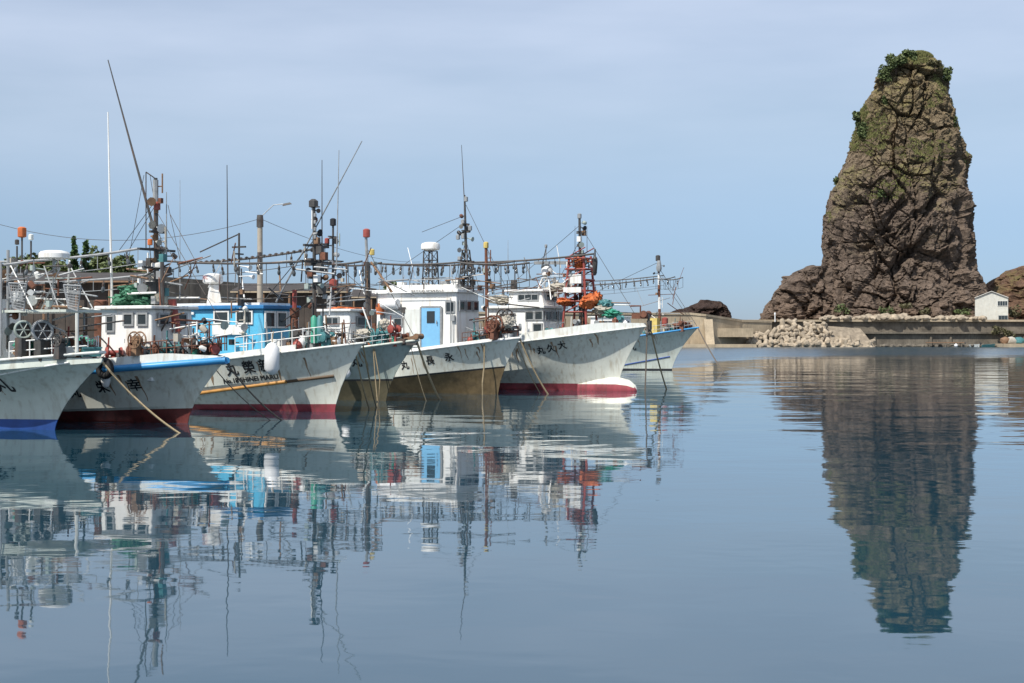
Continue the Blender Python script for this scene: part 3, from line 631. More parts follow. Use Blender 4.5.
class Boat:
    def __init__(s, px, py, L, B, o, top, hm, bul, label, hull, bottom, hd=29.4, zp=(.3, .3), full=.36, flare=1.0, boot=None, bulm=None, bulr=(0, 1), cap=.05, capm=None, chine=None, uw=.78):
        s.uw = uw; Y = F * CH / (py - HY); s.O = Vector((X(px, Y), Y, 0)); phi = -R(hd)
        s.h = Vector((math.cos(phi), math.sin(phi), 0)); s.n = Vector((-math.sin(phi), math.cos(phi), 0))
        s.L, s.Bm, s.o, s.hb, s.hm, s.zp, s.full, s.fl, s.bul, s.ch = L, B, o, top - bul, hm, zp, full, flare, bul, chine
        s.root = tag(empty('fishing_boat', s.O, phi), label, 'fishing boat', 'fishing boats moored side by side')
        s.hull(hull, bottom, boot, bulm, bulr, cap, capm)
    def P(s, px, py, yl=0.0):
        d = Vector(((px - 512) / F, 1, (HY - py) / F)); C0 = Vector((0, 0, CH)); t = (yl + s.n.dot(s.O - C0)) / s.n.dot(d); p = C0 + d * t - s.O
        return Vector((s.h.dot(p), yl, p.z))
    def world(s, p): return s.O + s.h * p[0] + s.n * p[1] + Vector((0, 0, p[2]))
    def zs(s, u): return s.hm + (s.hb - s.hm) * (1 - u) ** 2.1
    def xs(s, z): return s.o * (min(z / s.hb, 1.15)) ** 1.5 if z > 0 else z * .5
    def ux(s, x, z): k = s.xs(z); return max(0, min(1, (k - x) / (s.L + k)))
    def zc(s, u): return s.ch[0] + (s.ch[1] - s.ch[0]) * min(1, u * 2)
    def half(s, u, z):
        if s.ch and z < s.zc(u): zc = s.zc(u); h0 = s.half0(u, zc); return max(.015, h0 - min(.6 * h0 * (zc - max(z, 0)) / zc, s.ch[2] * (zc - max(z, 0)))) * (max(.1, 1 + z * .6) if z < 0 else 1)
        return s.half0(u, z)
    def half0(s, u, z):
        v = max(0, min(1, z / s.zs(u)))
        bd = s.Bm / 2 * (1 - (1 - min(u / s.full, 1)) ** 2.3); bw = s.Bm / 2 * .93 * (1 - (1 - min(u / s.uw, 1)) ** 1.55); p = 1.0 + 1.15 * s.fl * (1 - min(u / .5, 1))
        if z < 0: return bw * max(.1, 1 + z * .6) + .015
        return bw + (bd - bw) * v ** p + .015
    def on_hull(s, px, py):
        yl = -s.Bm * .3
        for _ in range(12): p = s.P(px, py, yl); yl = -s.half(s.ux(p.x, p.z), p.z)
        return Vector((p.x, yl, p.z))
    def zpaint(s, x): k = max(0, min(1, -x / (s.L * .5))); return s.zp[0] + (s.zp[1] - s.zp[0]) * k
    def hull(s, hm_, bm_, boot, bulm, bulr, cap, capm):
        b = MB(); nu = 34; us = [(i / nu) ** 1.45 for i in range(nu + 1)]; rows = 14; grid = []
        for side in (-1, 1):
            for u in us:
                zt = s.zs(u); xp = s.xs(.4) + (-s.L - s.xs(.4)) * u; zp = s.zpaint(xp); zb = zp + (.09 if boot else .04)
                zm = max(zb + .02, min(s.zc(u), zt * .8)) if s.ch else zb + (zt - zb) * .3
                zl = [-1.0, -.5, -.15, 0, zp * .5, zp, zb, zb + (zm - zb) * .5, zm] + [zm + (zt - zm) * k for k in (.2, .4, .6, .8, 1)]
                for z in zl: k = s.xs(z); b.v.append(Vector((k + (-s.L - k) * u, side * s.half(u, z), z)))
        n1 = (nu + 1) * rows
        for sd in (0, 1):
            for i in range(nu):
                for j in range(rows - 1):
                    o = sd * n1; b.f.append([o + i * rows + j, o + (i + 1) * rows + j, o + (i + 1) * rows + j + 1, o + i * rows + j + 1]); b.m.append(1 if j < 5 else (2 if j == 5 and boot else 0))
        for j in range(rows - 1):   # close the stem and the transom
            b.f.append([j, j + 1, n1 + j + 1, n1 + j]); b.m.append(1 if j < 5 else 0)
            a = nu * rows; b.f.append([a + j, a + j + 1, n1 + a + j + 1, n1 + a + j]); b.m.append(1 if j < 5 else 0)
        b.build('hull', [hm_, bm_, boot or M['black']], s.root, smooth=13)
        # deck
        d = MB(); vs = []
        for u in us: z = s.zs(u) - .12; k = s.xs(z); x = k + (-s.L - k) * u; y = s.half(u, z) - .02; vs += [(x, -y, z), (x, y, z)]
        d.add(vs, [(2 * i, 2 * i + 1, 2 * i + 3, 2 * i + 2) for i in range(nu)]); d.build('deck', M['deck'], s.root)
        if s.bul:
            w_ = MB(); ul = [u for u in us if bulr[0] <= u <= bulr[1]]
            for side in (-1, 1):
                vs = []
                for u in ul:
                    z = s.zs(u); k = s.xs(z); x = k + (-s.L - k) * u; y = s.half(u, z); hh = s.bul * (1 - .35 * u) * min(1, .35 + u * 7); tp = .06
                    vs += [(x + .01, side * (y + .012), z - .02), (x - .02, side * max(.01, y - tp * .6), z + hh), (x - .05, side * max(.005, y - tp - .06), z + hh), (x - .03, side * max(.005, y - .1), z - .02)]
                w_.add(vs, [(i * 4 + j, i * 4 + (j + 1) % 4, (i + 1) * 4 + (j + 1) % 4, (i + 1) * 4 + j) for i in range(len(ul) - 1) for j in range(4)] + [(0, 1, 2, 3), tuple(range(len(vs) - 4, len(vs)))])
            w_.build('bulwark', bulm or hm_, s.root, smooth=40)
        if capm:
            for side, nm in ((-1, 'gunwale'), (1, 'gunwale')):
                pts = []
                for u in us:
                    z = s.zs(u); k = s.xs(z); y = s.half(u, z); pts.append((k + (-s.L - k) * u + (.04 if u == 0 else 0), side * (y + .02), z + (s.bul * (1 - .35 * u) if cap < 0 else 0)))
                MB().tube(pts, abs(cap), 8).build(nm, capm, s.root, smooth=50)
    def strake(s, a, b_, r, m, name='rubbing_strake', n=16):
        """half-round band on the starboard side between two picture points, and its twin to port"""
        p, q = s.on_hull(*a), s.on_hull(*b_)
        for side in (-1, 1):
            pts = []
            for i in range(n + 1):
                x = p.x + (q.x - p.x) * i / n; z = p.z + (q.z - p.z) * i / n; pts.append((x, side * (s.half(s.ux(x, z), z) + .01), z))
            MB().tube(pts, r, 8).build(name, m, s.root, smooth=50)
    def text(s, str_, px, py, size, m=None, sq=1.0, name='lettering', bold=.020, rise=0.0):
        c = s.on_hull(px, py); vs, fs = text_mesh(str_, size); b = MB(); k = 0
        for dx, dz in ((0, 0), (bold, 0), (0, bold), (bold, bold)):
            out = []
            for v in vs: x = c.x + v.x * sq + dx; z = c.z + v.y + dz + rise * v.x; out.append((x, -(s.half(s.ux(x, z), z) + .016 + .001 * k), z))
            b.add(out, fs); k += 1
        return b.build(name, m or M['ink'], s.root)
    def pole(s, a, b_, r, m, name='mast', yl=0, r2=None, yl2=None, n=7, parent=None):
        return MB().tube([s.P(*a, yl), s.P(*b_, yl if yl2 is None else yl2)], r, n, r2=r2).build(name, m, parent or s.root, smooth=40)
    def whip(s, px, y0, y1, m=None, yl=0, r=.028, px2=None): return s.pole((px, y0), (px2 if px2 is not None else px, y1), r, m or M['dark_steel'], 'antenna', yl, r * .45, n=5)
    def rack(s, a, b_, yls=(-.8, .8), n=14, low=22, m=None, r=.045, lamps=True, bumps=False):
        global LAMP
        for yl in yls:
            p, q = s.P(*a, 0), s.P(*b_, 0); p.y = q.y = yl; k = (p - q).length
            pts = [p.lerp(q, i / 12) - Vector((0, 0, .12 * 4 * (i / 12) * (1 - i / 12))) for i in range(13)]
            w_ = MB().tube(pts, r, 6); dz = low / 1500 * s.O.y
            w_.tube([x - Vector((0, 0, dz)) for x in pts], .014, 4)
            for i in range(0, 13, 3): w_.tube([pts[i], pts[i] - Vector((0, 0, dz))], .018, 4)
            if bumps:
                for i in range(26): w_.lathe([(.03, -.06), (.085, -.03), (.085, .05), (.02, .08)], p.lerp(q, i / 25) - Vector((0, 0, .10 * 4 * (i / 25) * (1 - i / 25))), n=6)
            w_.build('lamp_rail', m or M['dark_steel'], s.root, smooth=40)
            if not lamps: continue
            if LAMP is None:
                c = MB(); c.use(0).lathe([(.02, 0), (.02, -.10), (.05, -.12), (.055, -.24), (.04, -.26)], n=8); c.use(1).lathe([(.04, -.26), (.065, -.32), (.075, -.38), (.055, -.46), (.02, -.49)], n=8)
                LAMP = c.build('fishing_lamp', [M['dark_steel'], M['bulb']], s.root, smooth=50); first_ = True
            else: first_ = False
            for i in range(n):
                t = (i + .5 + random.uniform(-.22, .22)) / n; pos = p.lerp(q, t) - Vector((0, 0, .12 * 4 * t * (1 - t) + r))
                l = LAMP if first_ and i == 0 else dup(LAMP, s.root); l.location = pos; l.parent = s.root; l.rotation_euler = (random.uniform(-.22, .22), random.uniform(-.22, .22), random.uniform(0, 3)); k_ = random.uniform(.8, 1.1); l.scale = (k_, k_, k_)
    def rail(s, xa, xb, h=.55, n=8, m=None, sides=(-1, 1), bars=2, inset=.12):
        b = MB()
        for side in sides:
            pts = []
            for i in range(n + 1):
                x = xa + (xb - xa) * i / n; z = s.zs(s.ux(x, s.hb)); z = s.zs(s.ux(x, z)); y = side * max(.05, s.half(s.ux(x, z), z) - inset); z += s.bul * .8; pts.append(Vector((x, y, z)))
                b.tube([pts[-1], pts[-1] + Vector((0, 0, h))], .02, 5)
            for k in range(bars): b.tube([q + Vector((0, 0, h * (k + 1) / bars)) for q in pts], .02, 5)
        return b.build('railing', m or M['steel'], s.root, smooth=40)
    def dz(s, x): z = s.zs(s.ux(x, s.hm)); return s.zs(s.ux(x, z)) - .12
    def house(s, xa, xb, w_, zt, m, slope=.25, roof=None, over=.18, name='wheelhouse', rth=.12, z0=None):
        z0 = s.dz((xa + xb) / 2) - .3 if z0 is None else z0; b = MB(); h = w_ / 2
        b.add([(xa, -h, z0), (xb, -h, z0), (xb - slope, -h * .94, zt), (xa, -h * .94, zt), (xa, h, z0), (xb, h, z0), (xb - slope, h * .94, zt), (xa, h * .94, zt)],
              [(0, 1, 2, 3), (7, 6, 5, 4), (0, 4, 5, 1), (1, 5, 6, 2), (2, 6, 7, 3), (3, 7, 4, 0)])
        o = b.build(name, m, s.root)
        bv = o.modifiers.new('bevel', 'BEVEL'); bv.width = .05; bv.segments = 2
        r = MB(); r.box(((xa + xb - slope) / 2, 0, zt + rth / 2), (xb - xa - slope + 2 * over, w_ * .94 + 2 * over, rth))
        ro_ = r.build('roof', roof or m, o); bv = ro_.modifiers.new('bevel', 'BEVEL'); bv.width = .03; bv.segments = 2
        s.hw = (xa, xb, h, z0, zt, slope); return o
    def side_win(s, house, x, z, w_, h_, bars=0, fm=None):
        xa, xb, h, z0, zt, sl_ = s.hw; y = -(h * (1 - .06 * (z - z0) / (zt - z0))); win(house, 'window', x, y - .012, z, w_, h_, 'y', bars, fm, .05)
    def front_win(s, house, y, z, w_, h_, fm=None):
        xa, xb, h, z0, zt, sl_ = s.hw; x = xb - sl_ * (z - z0) / (zt - z0); win(house, 'window', x + .03, y, z, w_, h_, 'x', 0, fm, .08)
    def door(s, house, x, z0_, w_, h_, m, pane=True):
        xa, xb, h, z0, zt, sl_ = s.hw; y = -h * .995 - .03; b = MB(); b.box((x, y - .03, z0_ + h_ / 2), (w_, .07, h_)); d = b.build('door', m, house)
        f = MB()
        for k in (-1, 1): f.box((x + k * (w_ / 2 + .06), y - .02, z0_ + h_ / 2), (.09, .1, h_ + .12))
        f.box((x, y - .02, z0_ + h_ + .06), (w_ + .03, .1, .09)); f.build('door_frame', M['steel'], house); return d
    def reel(s, p, r, m, w_=.28, ax=(0, 1, 0), stand=.8, name='line_reel'):
        """squid-jigging reel: drum between two spoked rims on a stand"""
        b = MB(); p = Vector(p); a = Vector(ax).normalized()
        for k in (-1, 1): b.torus(p + a * k * w_ / 2, a, r, r * .10, 18, 6)
        b.lathe([(r * .55, -w_ / 2), (r * .45, 0), (r * .55, w_ / 2)], p, a, 14)
        e = a.cross(Vector((0, 0, 1))).normalized()
        for k in range(4):
            an = k * math.pi / 4; d = e * math.cos(an) + Vector((0, 0, 1)) * math.sin(an)
            for q in (-1, 1): b.tube([p + a * q * w_ / 2 - d * r, p + a * q * w_ / 2 + d * r], r * .05, 4)
        b.box(p - Vector((0, 0, r * .5 + stand * .5)), (.25, w_ * 1.3, stand), None, .7)
        return b.build(name, m, s.root, smooth=40)
    def guide(s, px0, py0, px1, py1, yl, m=None):
        """wire-mesh line guide panel"""
        a, c = s.P(px0, py0, yl), s.P(px1, py1, yl); b = MB(); q = [Vector((a.x, yl, a.z)), Vector((c.x, yl - .25, a.z - .05)), Vector((c.x - .12, yl - .25, c.z)), Vector((a.x + .2, yl, c.z + .1))]
        b.tube(q + [q[0]], .03, 5)
        for i in range(1, 9): b.tube([q[0].lerp(q[1], i / 9), q[3].lerp(q[2], i / 9)], .011, 4); b.tube([q[0].lerp(q[3], i / 9), q[1].lerp(q[2], i / 9)], .011, 4)
        return b.build('line_guide', m or M['steel'], s.root)
    def lump(s, p, d, m, name='net', seed=1):
        b = boulder_mesh(seed, 4, .35); b.v = [Vector((v.x * d[0], v.y * d[1], v.z * d[2])) + Vector(p) for v in b.v]; return b.build(name, m, s.root, smooth=60)
    def light(s, p, r, m, name='signal_lamp'): return MB().lathe([(r * .5, -r * 1.3), (r, -r * 1.1), (r, r * .9), (r * .5, r * 1.2)], p, n=9).build(name, m, s.root, smooth=40)
    def dome(s, p, r, h, m=None, name='radar_dome'): return MB().lathe([(r * .85, 0), (r, h * .12), (r, h * .62), (r * .9, h * .85), (r * .5, h)], p, n=18).build(name, m or M['cabin_white'], s.root, smooth=35)
    def lattice(s, px, y0, y1, w0, w1, m, name='mast', n=5):
        a, c = s.P(px, y0), s.P(px, y1); b = MB(); cor = [(-1, -1), (1, -1), (1, 1), (-1, 1)]
        L_ = [[Vector((a.x + (c.x - a.x) * k / n, 0, a.z + (c.z - a.z) * k / n)) + Vector((q[0], q[1], 0)) * (w0 + (w1 - w0) * k / n) for q in cor] for k in range(n + 1)]
        for j in range(4): b.tube([L_[0][j], L_[n][j]], .04, 5)
        for k in range(n):
            for j in range(4): b.tube([L_[k][j], L_[k + 1][(j + 1) % 4]], .02, 4); b.tube([L_[k + 1][j], L_[k + 1][(j + 1) % 4]], .02, 4)
        return b.build(name, m, s.root)
    def stays(s, segs, r=.012, m=None):
        b = MB()
        for (a, c, *yl) in segs: y0 = yl[0] if yl else 0; y1 = yl[1] if len(yl) > 1 else y0; b.tube([s.P(*a, y0), s.P(*c, y1)], r, 4)
        return b.build('rigging', m or M['dark_steel'], s.root)
    def clutter(s, xa, xb, n, seed, ylim=None):
        """small deck gear along the starboard side: posts, rollers and winch bodies in one machine each"""
        r = random.Random(seed)
        for k in range(n):
            x = xa + (xb - xa) * (k + .5) / n; z = s.dz(x); y = -(s.half(s.ux(x, z), z) - .45) if ylim is None else r.uniform(-ylim, ylim)
            h = r.uniform(.55, 1.0); b = MB(); b.box((x, y, z + h * .35), (.35, .3, h * .7), None, .8)
            b.lathe([(.05, -.32), (.20, -.28), (.20, -.2), (.09, -.17), (.09, .17), (.20, .2), (.20, .28), (.05, .32)], (x, y, z + h * .85), (r.choice((.2, 1)), 1, 0), 10)
            b.tube([(x - .2, y - .1, z), (x - .1, y - .15, z + h * 1.5)], .03, 5); b.tube([(x + .2, y - .1, z + h * .8), (x + .25, y - .55, z + h * 1.2)], .03, 5)
            b.build('jigging_machine', r.choice([M['rust'], M['dark_steel'], M['teal'], M['steel'], M['red_paint']]), s.root, smooth=40)

MASTGEAR = ['dark_steel', 'steel', 'hull_green', 'rust', 'cabin_white', 'black', 'dark_steel', 'wood', 'tarp']
def fittings(bt, px, y0, y1, n, seed, spread=.45, yl=0):
    """blocks, junction boxes, loud hailers, pulleys and short rods clamped to a mast"""
    r = random.Random(seed)
    for k in range(n):
        c = bt.P(px, y0 + (y1 - y0) * (k + r.random()) / n, yl); e = c + Vector((r.uniform(-spread, spread), r.uniform(-spread, spread) * .7, r.uniform(-.05, .05))); b = MB()
        b.tube([c, e], .022, 4); t = r.random(); q = r.uniform(.6, 1.2)
        if t < .35: b.box(e, (.2 * q, .18 * q, .26 * q))
        elif t < .6: b.lathe([(.04, -.14 * q), (.10 * q, -.10), (.10 * q, .08), (.05, .14 * q)], e, (r.uniform(-1, 1), r.uniform(-1, 1), r.uniform(-.3, 1)), 8)
        elif t < .8: b.tube([e - Vector((0, 0, .3 * q)), e + Vector((0, 0, .55 * q))], .03, 5)
        else: b.lathe([(.03, 0), (.05, .1), (.16 * q, .22)], e, (1, r.uniform(-1, 0), -.2), 9)
        b.build('mast_fitting', M[r.choice(MASTGEAR)], bt.root, smooth=40)
def gear(bt, xa, xb, n, seed, who, w_=None, hmax=1.0, tops=(3, 3)):
    """small parts bolted along the deck, plus loose crates and floats that stand on it"""
    r = random.Random(seed)
    def spot(): x = r.uniform(xa, xb); z = bt.dz(x); y = -r.uniform(.05, .92) * max(.1, (bt.half(bt.ux(x, z), z) - .3)); return Vector((x, y, z + bt.bul * .5))
    for k in range(n):
        p = spot(); t = r.random(); h = r.uniform(.35, hmax); b = MB(); nm = 'stanchion'; mk = r.choice(['steel', 'rust', 'dark_steel', 'cabin_white', 'wood', 'teal'])
        if t < .4: b.tube([p, p + Vector((r.uniform(-.15, .15), r.uniform(-.1, .1), h * 1.7))], r.uniform(.02, .04), 5)
        elif t < .6: nm = 'roller'; b.lathe([(.14, -.22), (.08, -.15), (.07, .15), (.14, .22)], p + Vector((0, 0, h)), (r.uniform(-.5, .5), 1, 0), 9); b.box(p + Vector((0, 0, h / 2)), (.12, .3, h))
        elif t < .8: nm = 'guide_arm'; q = p + Vector((r.uniform(-.3, .3), -.1, h * 1.2)); b.tube([p, q, q + Vector((r.uniform(-.6, .6), -.2, r.uniform(-.3, .3)))], .03, 5)
        else: nm = 'control_box'; b.box(p + Vector((0, 0, h * .7)), (.25, .2, .3)).tube([p, p + Vector((0, 0, h * .6))], .04, 5)
        b.build(nm, M[mk], bt.root, smooth=40)
    for k in range(tops[0]):
        p = spot(); s_ = r.uniform(.7, 1.1); b = MB(); L_, W_, H_ = .62 * s_, .42 * s_, .34 * s_
        for (c, d) in (((0, 0, .02), (L_, W_, .04)), ((-L_ / 2, 0, H_ / 2), (.03, W_, H_)), ((L_ / 2, 0, H_ / 2), (.03, W_, H_)), ((0, -W_ / 2, H_ / 2), (L_, .03, H_)), ((0, W_ / 2, H_ / 2), (L_, .03, H_)), ((0, -W_ / 2 - .015, H_ * .95), (L_ + .08, .05, .05)), ((0, W_ / 2 + .015, H_ * .95), (L_ + .08, .05, .05))): b.box(c, d)
        o = b.build('fish_crate', M[r.choice(['teal', 'cabin_white', 'wood', 'green'])]); o.location = bt.world(p + Vector((0, 0, r.uniform(0, .25)))); o.rotation_euler = (0, 0, r.uniform(0, 3)); tag(o, 'open plastic fish crate among the deck gear of the ' + who, 'crate', 'fish crates on the boats')
    for k in range(tops[1]):
        p = spot(); q = r.uniform(.13, .22); o = MB().lathe([(.04, -q), (q * .7, -q * .75), (q, 0), (q * .7, q * .75), (.05, q), (.04, q * 1.25)], n=11).build('float', M[r.choice(['orange', 'red_paint', 'pvc', 'yellow', 'black'])], smooth=50)
        o.location = bt.world(p + Vector((0, 0, q + r.uniform(0, .3)))); tag(o, 'small round fishing float lying in the deck gear of the ' + who, 'float', 'fishing floats on the boats')
RUNS = mat('rust_run', (.30, .20, .12), .8, .4, 3)
def rust_runs(bt, n, seed):
    """rust stains run down the topsides below scuppers and fairleads"""
    r = random.Random(seed)
    for k in range(n):
        x = -r.uniform(.3, bt.L * .62); u = bt.ux(x, bt.hm); zt = bt.zs(u) - r.uniform(.06, .5); w_ = r.uniform(.025, .06); L_ = r.uniform(.25, .9); vs = []; m_ = 7
        for i in range(m_):
            z = zt - L_ * i / (m_ - 1); ww = w_ * (1 - .75 * i / (m_ - 1)) * r.uniform(.7, 1.2); xo = .02 * math.sin(i * 1.3 + k)
            for sg in (-1, 1): xx = x + xo + sg * ww; vs.append((xx, -(bt.half(bt.ux(xx, z), z) + .006), z))
        MB().add(vs, [(2 * i, 2 * i + 1, 2 * i + 3, 2 * i + 2) for i in range(m_ - 1)]).build('rust_stain', RUNS, bt.root)
def rope(a, wpx, label, r=.035, m=None, group='mooring ropes from the bows', sag=.25, n=14):
    """from a world point down into the water at a picture point"""
    Yd = F * CH / (wpx[1] - HY); e = Vector((X(wpx[0], Yd), Yd, 0)); a = Vector(a); e2 = e + (e - a) * .12
    return cable('mooring_rope', e2 if False else a, e2, sag, r, m or M['rope'], label, 'rope', group, n)

# --- boat 1: leftmost, grey hull with blue bottom
A = Boat(55, 430, 14, 3.9, 2.1, 2.52, 1.45, .30, 'grey-white fishing boat with deep blue bottom, leftmost and cut by the frame', M['hull_grey'], M['navy'], zp=(.34, .30), bulm=M['hull_grey'], capm=M['white'], cap=-.05, flare=1.9, full=.30)
A.strake((-30, 381), (70, 362.5), .035, M['white'], 'spray_strake')
A.text('丸', 2, 385, .62)
A.pole((8, 352), (8, 250), .05, M['steel'], yl=-.6); A.pole((1, 356), (1, 262), .035, M['steel'], yl=-1.2)
xa, xb = A.P(-60, 330).x, A.P(52, 330).x
hA = A.house(A.P(-120, 330).x, A.P(-2, 330).x, 2.3, Z(296, 52), M['cabin_white']); A.side_win(hA, A.P(-40, 310, -1.1).x, Z(311, 52), .9, .5, 1)
can = MB(); a, c = A.P(14, 312), A.P(92, 311); can.box(((a.x + c.x) / 2, 0, a.z), (c.x - a.x, 2.2, .08)); can.build('canopy', M['hull_grey'], A.root)
for px, yl in ((20, -1.1), (77, -1.0), (84, 1.0), (48, 1.0)): A.pole((px, 352), (px, 313), .055 if px == 77 else .035, M['white'] if px == 77 else M['steel'], 'canopy_post', yl)
for px, py, yl, r_, mk, mk2 in ((23, 330, -1.2, .29, 'olive', 'hull_green'), (42, 331, -.9, .34, 'dark_steel', 'steel')):
    c = A.P(px, py, yl); dr = MB(); ax = Vector((.8, -.45, .05)).normalized(); dr.use(0).lathe([(r_ * .7, -.34), (r_ * .8, -.28), (r_ * .8, .02), (r_ * .3, .06)], c, ax, 22); dr.use(1).torus(c + ax * .06, ax, r_ * .9, r_ * .16, 24, 8)
    for k in range(3): an = k * math.pi / 3; e1 = ax.cross(Vector((0, 0, 1))).normalized(); d_ = e1 * math.cos(an) + Vector((0, 0, 1)) * math.sin(an); dr.tube([c + ax * .08 - d_ * r_ * .85, c + ax * .08 + d_ * r_ * .85], .022, 5)
    dr.use(0).box(c - Vector((0, 0, .6)), (.3, .4, .7)); dr.build('line_drum', [M['dark_steel'], M[mk2]], A.root, smooth=40)
A.reel(A.P(60, 340, -.8), .2, M['dark_steel'], stand=.5)
A.guide(9, 283, 33, 311, -1.7); A.guide(64, 285, 87, 311, -1.5, M['steel'])
for px, yy, m_, rr in ((22, 232, 'orange', .14), (17, 242, 'dark_steel', .07), (31, 237, 'white', .08)):
    A.pole((px, 262), (px, yy + 4), .03, M['dark_steel'], 'lamp_post', -.3); A.light(A.P(px, yy, -.3), rr, M[m_])
A.rack((-40, 266), (60, 262), yls=(-1.1,), n=5, low=16, m=M['steel'])
A.dome(A.P(54, 259, .4), .5, .28); A.pole((54, 311), (54, 259), .05, M['steel'], yl=.4)
A.stays([((10, 264), (34, 312), -.6, -1), ((34, 270), (10, 310), -.8), ((44, 266), (60, 312), -.6), ((60, 268), (40, 312), -.6), ((70, 266), (94, 311), .2), ((0, 300), (60, 266), .3), ((30, 300), (90, 280), .2)], .025, M['steel'])
A.rail(A.P(5, 350, -1.6).x, A.P(72, 350, -.9).x, .6, 7, M['cabin_white'])
A.clutter(A.P(20, 345, -1).x, A.P(96, 345, 0).x - .6, 5, 2, .6)
A.lump(A.P(24, 347, -1.0), (.3, .3, .4), M['green'], 'bait_bin', 3)

# --- boat 2: blue strake and white bulwark
Bt = Boat(188, 423, 15, 4.3, 1.67, 2.62, 1.35, .42, 'white fishing boat with a bright blue strake under its white bulwark', M['hull_white'], M['dull_red'], zp=(.52, .26), bulm=M['white'], capm=M['blue'], cap=.12, flare=1.4, full=.33, chine=(.62, .34, .8), uw=.42)
for ch, px, py in (('丸', 75, 393), ('栄', 103, 388), ('幸', 135, 386)): Bt.text(ch, px, py, .44, rise=.08)
hB = Bt.house(Bt.P(100, 330, -1.1).x, Bt.P(152, 330, -1.1).x, 2.2, Z(310, 54), M['cabin_white'], .1)
for px in (128, 142): Bt.side_win(hB, Bt.P(px, 320, -1.1).x, Z(320, 54), .42, .40)
Bt.side_win(hB, Bt.P(110, 322, -1.1).x, Z(324, 54), .34, .55)
Bt.front_win(hB, -.5, Z(320, 54), .5, .4); Bt.front_win(hB, .4, Z(320, 54), .5, .4)
p = Bt.P(101, 348, .2); MB().lathe([(.26, 0), (.24, 1.4), (.27, 1.45), (.27, 1.7), (.2, 1.75)], p, n=12).build('funnel', M['rust'], Bt.root, smooth=40)
for k, (px, py, d) in enumerate([(126, 300, (.5, .6, .3)), (139, 293, (.55, .6, .38)), (147, 302, (.4, .5, .25)), (131, 289, (.35, .4, .2))]): Bt.lump(Bt.P(px, py, .1), d, M['green_net'], 'net', 20 + k)
b = Bt.P(157, 348); Bt.pole((157, 350), (155.5, 178), .12, M['dark_steel'], r2=.07); Bt.pole((163, 350), (162, 262), .07, M['dark_steel'], 'mast_brace', -.4)
Bt.pole((155.5, 205), (155.5, 180), .10, M['steel'], 'mast_top'); Bt.pole((146, 172), (146, 250), .02, M['dark_steel'], 'antenna', -.2); Bt.stays([((146, 172), (156, 179), -.2, 0)], .02)
Bt.light(Bt.P(157, 206), .12, M['red_paint']); Bt.light(Bt.P(150, 242, -.2), .09, M['orange'])
Bt.pole((161, 256), (108, 60), .06, M['dark_steel'], 'boom', .3, .02)
Bt.whip(113, 350, 112, M['cabin_white'], -.3, .055, 108); Bt.whip(166.5, 262, 192, M['steel'], .2, .03)
p = Bt.P(157, 268); Bt.dome(p, .26, .2, None, 'radar_dome')
for yy, wd in ((250, .9), (268, .7), (232, .35), (283, .6)):
    q = Bt.P(157, yy); MB().box(q, (.1, wd * 2, .08)).box(q + Vector((0, 0, .05)), (wd, .1, .07)).build('crosstree', M['dark_steel'], Bt.root)
for k, (px, yy) in enumerate([(150, 262), (163, 258), (160, 275), (152, 288), (165, 292), (155, 300), (161, 310), (150, 315)]): MB().box(Bt.P(px, yy, -.2), (.2, .2, .28)).tube([Bt.P(px, yy, -.2), Bt.P(156, yy + 3, 0)], .03, 4).build('floodlight', M[('dark_steel', 'teal', 'steel')[k % 3]], Bt.root)
Bt.rack((3, 263), (156, 250), yls=(-.9,), n=7, low=15, m=M['steel'], r=.05); Bt.rack((0, 281), (156, 270), yls=(.9,), n=6, low=12, m=M['steel'], r=.04)
Bt.stays([((156, 200), (118, 252)), ((156, 204), (126, 255)), ((144, 175), (128, 262)), ((168, 205), (180, 260)), ((156, 230), (176, 262)), ((158, 214), (226, 330)), ((150, 175), (164, 260)), ((170, 214), (196, 262))], .013)
MB().lathe([(.16, 0), (.14, 1.1), (.16, 1.15)], Bt.P(177, 332, .1), (-.2, 0, 1), 9).build('davit', M['red_paint'], Bt.root, smooth=40)
Bt.rail(Bt.P(128, 345, -1.6).x, Bt.P(220, 340, -.3).x, .5, 12, M['rust'])
Bt.clutter(Bt.P(118, 345, -1).x, Bt.P(222, 345, 0).x - .3, 9, 5)
Bt.lump(Bt.P(85, 343, -1.2), (.35, .35, .3), M['green'], 'bait_bin', 3); Bt.reel(Bt.P(137, 340, -1.5), .28, M['wood'], stand=.4)

# --- boat 3: sky-blue wheelhouse
Cb = Boat(335, 412, 15.5, 4.3, 1.39, 3.02, 1.5, .26, 'white fishing boat with a sky blue wheelhouse and orange-brown stripe', M['hull_white'], M['red'], zp=(.32, .22), bulm=M['white'], bulr=(.12, 1), capm=M['white'], cap=.05, flare=1.1, full=.33, chine=(1.55, .7, .75), uw=.45)
Cb.strake((190, 394.5), (287, 381.5), .075, M['orange_strake']); Cb.strake((287.5, 381.5), (334, 376), .065, M['shaded_strake'])  # one strake; forward of the sunlit panel its shade is put into the colour
for ch, px, py in (('丸', 232, 370.5), ('榮', 249, 368.5), ('新', 266, 366.5)): Cb.text(ch, px, py, .54, rise=.1)
Cb.text('No.18 SHINEI MARU', 250, 379.6, .26, sq=1.0, rise=.1, bold=.018)
hC = Cb.house(Cb.P(174, 330, -1.15).x, Cb.P(266, 330, -1.15).x, 2.3, Z(310, 63), M['cabin_blue'], .22, M['roof_blue'], .16, rth=.16)
xa, xb, h, z0, zt, sl_ = Cb.hw
r_ = MB(); r_.box(((xa + xb) / 2 - .3, 0, zt + .21), (xb - xa - .3, 2.0, .1)); r_.build('roof_top', M['cabin_white'], hC)
pn = MB()
